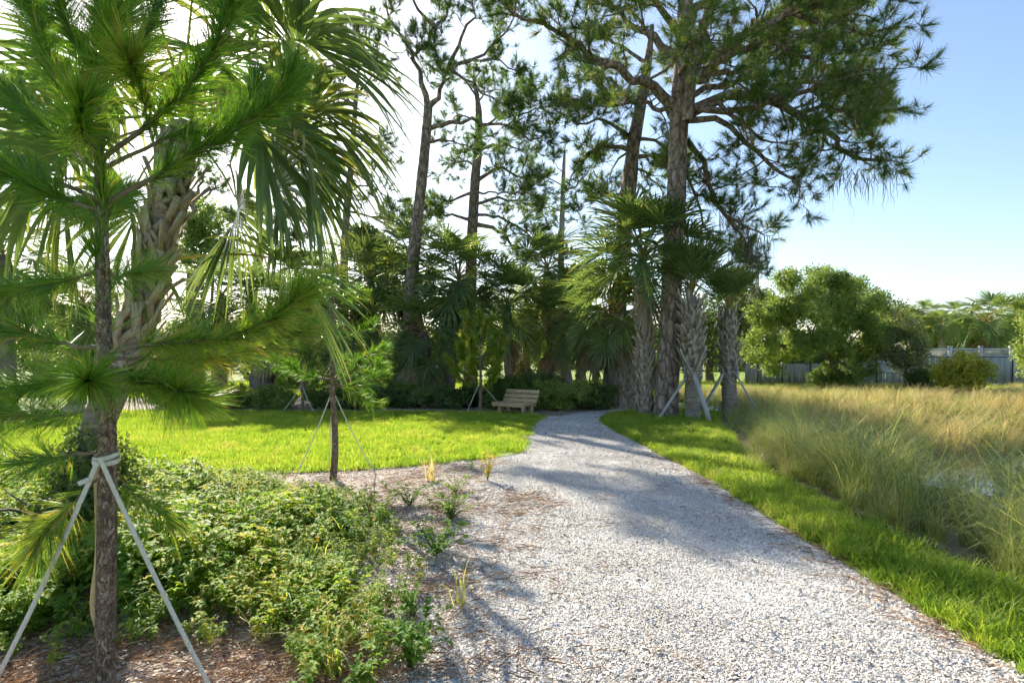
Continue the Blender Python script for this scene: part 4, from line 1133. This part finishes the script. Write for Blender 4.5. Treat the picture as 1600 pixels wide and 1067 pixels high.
def leafy(rng, acc, blobs, count, B, temps, lobes=9, lobe=.42, tint=0.0):
    bl = []
    for c, rad in blobs:
        c = np.asarray(c, float); rad = np.broadcast_to(np.asarray(rad, float), 3)
        for _ in range(lobes):
            d = unit(rng.normal(0, 1, 3) * (1, 1, .9)); bl.append((c + d * rad * .72, rad * lobe * rng.uniform(.6, 1.25), rng.normal(0, .09)))
    wts = np.array([b[1].prod() ** (2 / 3) for b in bl]); wts /= wts.sum()
    pos, nor, ti = [], [], []
    for (c, rad, tj), w_ in zip(bl, wts):
        k = max(2, int(count * w_)); d = unit(rng.normal(0, 1, (k, 3))); d[:, 2] = np.abs(d[:, 2]) * np.where(rng.uniform(0, 1, k) < .72, 1, -1)
        pos.append(c + d * rad * rng.uniform(.72, 1.06, (k, 1))); nor.append(d + (0, 0, .3)); ti.append(np.full(k, tj) + rng.normal(0, .08, k))
    pos, nor, ti = map(np.concatenate, (pos, nor, ti)); keep = pos[:, 2] > .05; pos, nor, ti = pos[keep], nor[keep], ti[keep]; n = len(pos)
    bake(acc, temps, rng.integers(0, len(temps), n), frames(nor, rng.uniform(0, 6.28, n)), rng.uniform(.75, 1.25, n), pos - B, ti + tint)

def broad_tree(name, label, base, blobs, count, seed, mat, size=.1, trunk_r=.2, nleaf=14, rad=.22, cat='tree', group=None, fork=None, tint=0.0, lobes=9):
    rng = np.random.default_rng(seed); B = np.asarray(base, float)
    root = thing(name, B, label, cat, group)
    fork = np.asarray(fork if fork is not None else B + (0, 0, min(1.6, blobs[0][0][2] * .5)), float)
    a = Acc(); V, F = tube(catmull([B - (0, 0, .1), (B + fork) / 2 + rng.normal(0, .06, 3), fork], 8) - B, np.linspace(trunk_r * 1.2, trunk_r * .8, 8), 10); a.add(V, F)
    obj('trunk', a, M['broad_bark'], root)
    for c, r_ in blobs:
        a = Acc(); c = np.asarray(c, float); q = catmull([fork, (fork + c) / 2 + rng.normal(0, .15, 3), c], 9)
        V, F = tube(q - B, np.linspace(trunk_r * .55, trunk_r * .15, 9), 6); a.add(V, F)
        for _ in range(5):
            e = crook(rng, q[6], rng.normal(0, 1, 3) + (0, 0, .3), np.mean(r_) * .9, 4, .3, .05); V, F = tube(e - B, np.linspace(trunk_r * .2, .008, 5), 4, False); a.add(V, F)
        obj('limb', a, M['broad_bark'], root)
    a = Acc(); leafy(rng, a, blobs, count, B, clumps(nleaf, size, rad), tint=tint, lobes=lobes, lobe=.42 if lobes < 12 else .34)
    obj('crown', a, M[mat], root, smooth=False)
    return root

def bx(px, py, Y, rpx, ry=None, sq=1.0):
    r_ = rpx / FPX * Y
    return (P(px, py, Y), (r_, (ry or r_), r_ * sq))

Yt = 25.5
broad_tree('broadleaf_tree', 'broad rounded tree with sunlit olive crown in front of the fence', ((1308 - CX) / FPX * Yt, Yt, 0),
           [bx(1300, 470, Yt, 52), bx(1235, 470, Yt - .5, 46), bx(1335, 475, Yt + .5, 44), bx(1200, 490, Yt - .8, 28), bx(1262, 510, Yt - 1.4, 48), bx(1330, 525, Yt, 50), bx(1182, 540, Yt - .8, 32, None, .9), bx(1215, 565, Yt - .6, 26, None, .8), bx(1285, 445, Yt, 36), bx(1365, 520, Yt + .4, 32), bx(1345, 570, Yt + .2, 26)],
           3800, 701, 'broad_light', .12, .24, fork=P(1300, 560, Yt), tint=-.03, lobes=15)
broad_tree('broadleaf_tree', 'small airy grey-green tree hanging over the fence line', ((1415 - CX) / FPX * 25, 25, 0),
           [bx(1412, 540, 25, 30), bx(1405, 510, 25, 24), bx(1425, 565, 25, 24), bx(1392, 560, 25, 20)], 850, 702, 'grey_leaf', .1, .08, 10, .25)
def shrub(label, px, py, Y, w, h, count, seed, mat, size=.08, group=None, name='shrub', tint=0.0, rad=.14, nleaf=12):
    rng = np.random.default_rng(seed); b = np.array([(px - CX) / FPX * Y, Y, 0.0])
    root = thing(name, b, label, 'shrub', group)
    st = Acc()
    for _ in range(6):
        e = crook(rng, b, rng.normal(0, .5, 3) + (0, 0, 1), h * .8, 4, .2, .05); V, F = tube(e - b, np.linspace(.025, .006, 5), 4, False); st.add(V, F)
    obj('stem', st, M['broad_bark'], root)
    a = Acc(); bl = [(b + (rng.uniform(-.35, .35) * w, rng.uniform(-.25, .25) * w, h * rng.uniform(.35, .6)), (w * .36, w * .33, h * .45)) for _ in range(5)]
    leafy(rng, a, bl, count, b, clumps(nleaf, size, rad), lobes=7, lobe=.45, tint=tint)
    obj('crown', a, M[mat], root, smooth=False)
    return root
shrub('rounded yellow-green shrub in front of the white fence', 1500, 0, 21.5, 1.75, 1.55, 900, 711, 'broad_yellow', .11, tint=.25)
shrub('low dark shrub left of the yellow-green shrub', 1447, 0, 24, 1.2, 1.0, 500, 712, 'broad_dark', .09)
shrub('dark shrub at the foot of the broad rounded tree', 1300, 0, 24.5, 1.9, 1.2, 800, 713, 'broad', .09)
broad_tree('broadleaf_tree', 'light green sapling cut off at the right frame edge', ((1625 - CX) / FPX * 18, 18, 0), [bx(1615, 540, 18, 26), bx(1608, 575, 18, 22), bx(1622, 505, 18, 22), bx(1630, 560, 18, 26)], 600, 714, 'broad_light', .1, .06, 8, .22)
# bushes along the back of the lawn
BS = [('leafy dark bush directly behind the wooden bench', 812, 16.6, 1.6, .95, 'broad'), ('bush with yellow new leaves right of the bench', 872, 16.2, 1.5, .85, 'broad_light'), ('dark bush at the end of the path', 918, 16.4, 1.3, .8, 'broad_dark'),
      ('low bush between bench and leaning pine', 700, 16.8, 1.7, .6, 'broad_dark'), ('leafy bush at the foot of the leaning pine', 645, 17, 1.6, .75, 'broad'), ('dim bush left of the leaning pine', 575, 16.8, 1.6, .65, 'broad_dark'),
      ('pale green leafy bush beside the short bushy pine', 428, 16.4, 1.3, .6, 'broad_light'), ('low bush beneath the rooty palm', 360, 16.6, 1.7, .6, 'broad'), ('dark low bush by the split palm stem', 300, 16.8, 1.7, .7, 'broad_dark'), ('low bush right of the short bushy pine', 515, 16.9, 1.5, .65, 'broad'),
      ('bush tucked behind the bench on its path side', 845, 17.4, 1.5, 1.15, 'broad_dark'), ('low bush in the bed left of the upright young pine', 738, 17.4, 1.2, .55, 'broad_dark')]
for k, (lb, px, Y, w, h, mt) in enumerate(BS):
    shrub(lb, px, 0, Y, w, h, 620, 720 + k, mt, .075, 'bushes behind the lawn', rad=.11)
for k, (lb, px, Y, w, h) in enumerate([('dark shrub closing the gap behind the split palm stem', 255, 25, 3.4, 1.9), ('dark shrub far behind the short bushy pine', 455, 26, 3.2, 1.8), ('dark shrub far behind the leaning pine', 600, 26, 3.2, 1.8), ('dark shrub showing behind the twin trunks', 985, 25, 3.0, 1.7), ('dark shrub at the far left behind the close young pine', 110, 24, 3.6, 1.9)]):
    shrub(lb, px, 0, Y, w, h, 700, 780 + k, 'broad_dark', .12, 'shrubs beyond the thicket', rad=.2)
# near-vine shrub at foot of near palm
shrub('dark vine tangle climbing the foot of the big leaning palm', 125, 0, 4.85, .65, 1.1, 420, 760, 'broad_dark', .06, rad=.09)
# background woods, each tree its own
BG = [
    ('dark round tree behind the leaning pine on its left', 575, 30, [(575, 392, 34), (605, 410, 30)], 'broad_dark', 900),
    ('dim tree behind the thicket at far left', 60, 30, [(60, 480, 50), (10, 490, 50), (110, 500, 45)], 'broad', 900),
    ('sunlit yellow-green tree beside the near palm trunk', 315, 26, [(322, 350, 30), (300, 385, 30), (335, 395, 26)], 'broad_light', 600),
    ('shaded tree behind the left palms', 260, 34, [(260, 530, 40), (200, 530, 40), (320, 535, 40)], 'broad_dark', 900),
    ('shaded tree behind the mound pine', 450, 36, [(450, 530, 40), (400, 535, 40), (500, 535, 40)], 'broad_dark', 900),
    ('shaded tree far behind the bright palm crown', 660, 36, [(660, 535, 40), (610, 535, 40), (720, 540, 40)], 'broad_dark', 900),
    ('olive tree glimpsed in the gap above the bench', 805, 38, [(800, 490, 36), (790, 520, 40), (830, 525, 40)], 'broad', 900),
    ('dark tree far behind the path end', 930, 36, [(930, 535, 44), (880, 540, 40), (980, 535, 44)], 'broad_dark', 900),
    ('dark tree behind the braced palms', 1110, 32, [(1110, 520, 50), (1060, 530, 50), (1160, 540, 40), (1130, 480, 40)], 'broad_dark', 1100),
    ('grey-green tree showing between the braced palm and round tree', 1175, 34, [(1175, 480, 40), (1160, 450, 34), (1190, 510, 44)], 'grey_leaf', 800),
    ('tree rising behind the right shoulder of the round tree', 1375, 33, [(1372, 490, 30), (1390, 510, 34), (1355, 470, 26)], 'broad', 700),
    ('olive tree behind the fence between the small palms', 1440, 42, [(1440, 520, 30), (1415, 510, 28), (1470, 535, 30)], 'broad', 700),
    ('hedge-like tree behind the white lattice fence', 1500, 44, [(1500, 515, 34), (1530, 525, 30), (1475, 525, 26)], 'broad_dark', 700),
    ('tall dark tree behind the fence at the right edge', 1590, 46, [(1585, 490, 28), (1610, 500, 34), (1565, 510, 30), (1600, 530, 34)], 'broad', 800),
]
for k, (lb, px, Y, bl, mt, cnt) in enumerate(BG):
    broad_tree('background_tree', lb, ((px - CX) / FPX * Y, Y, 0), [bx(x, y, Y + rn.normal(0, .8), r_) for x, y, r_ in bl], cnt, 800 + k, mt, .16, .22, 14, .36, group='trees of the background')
for k, (lb, px, ty, s_, Y) in enumerate([('little fan palm on a thin stem behind the fence', 1471, 508, .7, 36), ('tall fan palm against the sky behind the fence, left one', 1452, 494, .75, 41), ('tall fan palm against the sky behind the fence, right one', 1492, 493, .75, 42),
                                      ('broad golden-brown palm behind the fence near the right edge', 1540, 505, 1.35, 38), ('palm tucked behind the fence beside the airy tree', 1430, 512, .75, 37)]):
    pxp(lb, px, Y, px, ty, .16, 26, s_, 850 + k, dead=14 if k == 3 else 2, group='palms behind the fence', skirt_lo=1.0 if k == 3 else .2)
# far tree line so the horizon is closed
rt = np.random.default_rng(91)
a = Acc(); bl = [((x, 62 + rt.normal(0, 4), rt.uniform(.8, 2.0)), (4.5, 3, rt.uniform(1.6, 3.2))) for x in np.arange(-75, 85, 3.4)]
leafy(rt, a, bl, 7000, np.zeros(3), clumps(12, .5, .9), lobes=5)
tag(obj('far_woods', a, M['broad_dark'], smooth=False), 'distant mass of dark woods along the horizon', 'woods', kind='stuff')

# ivy on the leaning pine stem
a = Acc(); rr_ = np.random.default_rng(15); n = 170
z = rr_.uniform(.4, 2.2, n); th = rr_.uniform(pi * .75, pi * 1.6, n)
xc = (630 - CX) / FPX * 19.5 + z * .08
pos = np.stack([xc + np.cos(th) * .38, 19.5 + np.sin(th) * .38, z], -1); nor = np.stack([np.cos(th), np.sin(th), np.full(n, .3)], -1)
B = np.array([xc[0], 19.2, 0]); bake(a, clumps(10, .07, .12), rr_.integers(0, 4, n), frames(nor, rr_.uniform(0, 6, n)), np.ones(n), pos - B)
o = obj('ivy', a, M['broad'], smooth=False); o.location = B; tag(o, 'ivy climbing the foot of the slender leaning pine', 'ivy')

# weeds in the mulch
def weed(label, px, py, acc, mat):
    p = G(px, py); o = obj('weed', acc, M[mat], smooth=False); o.location = p
    return tag(o, label, 'weed', 'weeds in the mulch bed')
rw = np.random.default_rng(21)
weed('bright yellow-green weed sprig near the lawn corner', 762, 752, sprig(rw, .36, 14, .05, .14, (.85, 1.0)), 'cover')
weed('spiky orange-green grass tuft at the lawn edge', 672, 752, blades(rw, 34, .06, .15, .42, .012, .5, .6, 3, (.5, 1)), 'cordgrass')
weed('low dull weed patch left of the spiky tuft', 640, 792, sprig(rw, .24, 24, .045, .3, (.1, .6)), 'cover')
weed('green weed patch in the middle of the mulch', 705, 812, sprig(rw, .22, 26, .05, .28, (.3, .8)), 'cover')
weed('leafy weed on the shadowed mulch beside the cover', 680, 870, sprig(rw, .24, 28, .055, .3, (.2, .7)), 'cover')
weed('sparse brown weed by the shell path', 712, 770, sprig(rw, .18, 16, .04, .26, (.7, 1.0)), 'cover')
weed('tall thin grass weed at the cover edge', 716, 950, blades(rw, 16, .04, .2, .5, .006, .5, .9, 4, (.6, 1)), 'turf')
weed('small weed clump at the bottom of the bed', 640, 1045, sprig(rw, .24, 24, .055, .24, (.2, .7)), 'cover')
weed('thin brown-green weed close to the pine mound', 600, 800, sprig(rw, .2, 18, .04, .28, (.4, .95)), 'cover')
weed('lone seedling on the shell at the bed corner', 735, 735, sprig(rw, .14, 8, .035, .12, (.5, 1.0)), 'cover')

# ------------------------------------------------------------------ bench
bl_ = G(808, 646); bl_[1] = 15.1; bl_[0] = (808 - CX) / FPX * 15.1
bench = thing('park_bench', bl_, 'plain timber bench with a sloping slatted back at the lawn edge', 'bench')
bench.rotation_euler = (0, 0, radians(-38)); bench.scale = (.92, .92, .74)
W = 1.2
def part(name, *boxes, mat='bench_wood'):
    a = Acc()
    for f_ in boxes: f_(a)
    o = obj(name, a, M[mat], bench, smooth=False); bevel(o, .006); return o
for k in range(3):
    part('seat_board', lambda a, k=k: box(a, (0, -.36 + k * .15, .40), W, .14, .04))
tl = radians(24)
for k in range(3):
    h = .47 + k * .155
    part('back_board', lambda a, h=h: box(a, (0, .10 + (h - .4) * math.tan(tl), h), W, .04, .145, np.array(Matrix.Rotation(-tl, 3, 'X'))))
for sx in (-1, 1):
    x = sx * (W / 2 - .18)
    part('leg', lambda a, x=x: bar(a, (x, -.27, 0), (x, -.27, .38), .09, .09, up=(0, 1, 0)), lambda a, x=x: bar(a, (x, .12, 0), (x, .12, .38), .09, .09, up=(0, 1, 0)))
    part('seat_rail', lambda a, x=x: bar(a, (x + .06 * sx, -.42, .34), (x + .06 * sx, .2, .34), .09, .04))
    part('back_support', lambda a, x=x: bar(a, (x, .1, .2), (x, .16 + .44 * math.tan(tl) + .03, .82), .04, .09))
part('apron', lambda a: box(a, (0, -.41, .33), W * .96, .03, .1))

# ------------------------------------------------------------------ fence along the far side
Yf = 28.6
def fx(px): return (px - CX) / FPX * Yf
fence = thing('vinyl_fence', (fx(1500), Yf, 0), 'white vinyl privacy fence with a lattice top, stained grey', 'fence')
FB = np.array(fence.location)
posts = [1436, 1484, 1532, 1580, 1628, 1676]
for k, px in enumerate(posts):
    a = Acc(); x = fx(px) - FB[0]
    box(a, (x, 0, .98), .13, .13, 1.96); box(a, (x, 0, 1.985), .16, .16, .05)
    po = obj('post', a, M['vinyl'], fence, smooth=False)
for p0, p1 in zip(posts[:-1], posts[1:]):
    x0, x1 = fx(p0) - FB[0] + .07, fx(p1) - FB[0] - .07; nb_ = 9
    for j in range(nb_):
        a = Acc(); w = (x1 - x0) / nb_; box(a, (x0 + w * (j + .5), 0, .78), w - .012, .03 + .004 * (j % 2), 1.38); obj('board', a, M['vinyl_dirty'], fence, smooth=False)
    for z in (.1, 1.5, 1.86):
        a = Acc(); box(a, ((x0 + x1) / 2, -.002, z), x1 - x0, .07, .08); obj('rail', a, M['vinyl'], fence, smooth=False)
    a = Acc(); st = .1; n = int((x1 - x0 + .28) / st)
    for j in range(n + 3):
        for s_ in (1, -1):
            xa = x0 + (j - 2) * st if s_ == 1 else x0 + j * st
            A_, B_ = np.array([xa, .008 * s_, 1.54]), np.array([xa + s_ * .28, .008 * s_, 1.82])
            if min(A_[0], B_[0]) < x0 or max(A_[0], B_[0]) > x1: continue
            bar(a, A_, B_, .012, .03, up=(0, 1, 0))
    obj('lattice', a, M['vinyl'], fence, smooth=False)
old = thing('board_fence', (fx(1270), Yf + .1, 0), 'old grey board fence behind the round tree', 'fence')
OB = np.array(old.location); rf = np.random.default_rng(3)
x = fx(1165)
while x < fx(1430):
    w = .28 + rf.uniform(0, .05); a = Acc(); h = 1.12 + rf.normal(0, .02) if x < fx(1300) else 1.25 + rf.normal(0, .015)
    box(a, (x + w / 2 - OB[0], rf.normal(0, .008), h / 2), w - .02, .03, h); obj('board', a, M['vinyl_dirty'], old, smooth=False); x += w
for z in (.3, 1.0):
    a = Acc(); box(a, ((fx(1165) + fx(1430)) / 2 - OB[0], .05, z), fx(1430) - fx(1165), .04, .09); obj('rail', a, M['brace_wood'], old, smooth=False)
a = Acc(); box(a, (fx(1390) - OB[0], -.06, .72), 1.1, .03, .1); obj('blue_board', a, M['blue_paint'], old, smooth=False)
link_f = thing('wire_fence', (fx(1400), Yf - .7, 0), 'black wire fence on thin posts in front of the board fences', 'fence')
LB = np.array(link_f.location); Yl = Yf - .7
def lx(px): return (px - CX) / FPX * Yl - LB[0]
for px in (1184, 1222, 1266, 1370, 1440, 1582, 1660):
    a = Acc(); V, F = tube([(lx(px), 0, -.05), (lx(px), 0, 1.5)], .035, 8); a.add(V, F); obj('post', a, M['black_metal'], link_f)
for z in (1.48, .08):
    a = Acc(); V, F = tube([(lx(1184), 0, z), (lx(1660), 0, z)], .022, 6); a.add(V, F); obj('rail', a, M['black_metal'], link_f)
a = Acc(); st = .14
for j in range(int((lx(1660) - lx(1184)) / st)):
    xa = lx(1184) + j * st
    for s_ in (0, 1): bar(a, (xa, 0, .1 + 1.36 * s_), (xa + 1.36, 0, 1.46 - 1.36 * s_), .0035, .0035, up=(0, 1, 0))
o = obj('wire_mesh', a, M['black_metal'], link_f, smooth=False); o['kind'] = 'stuff'
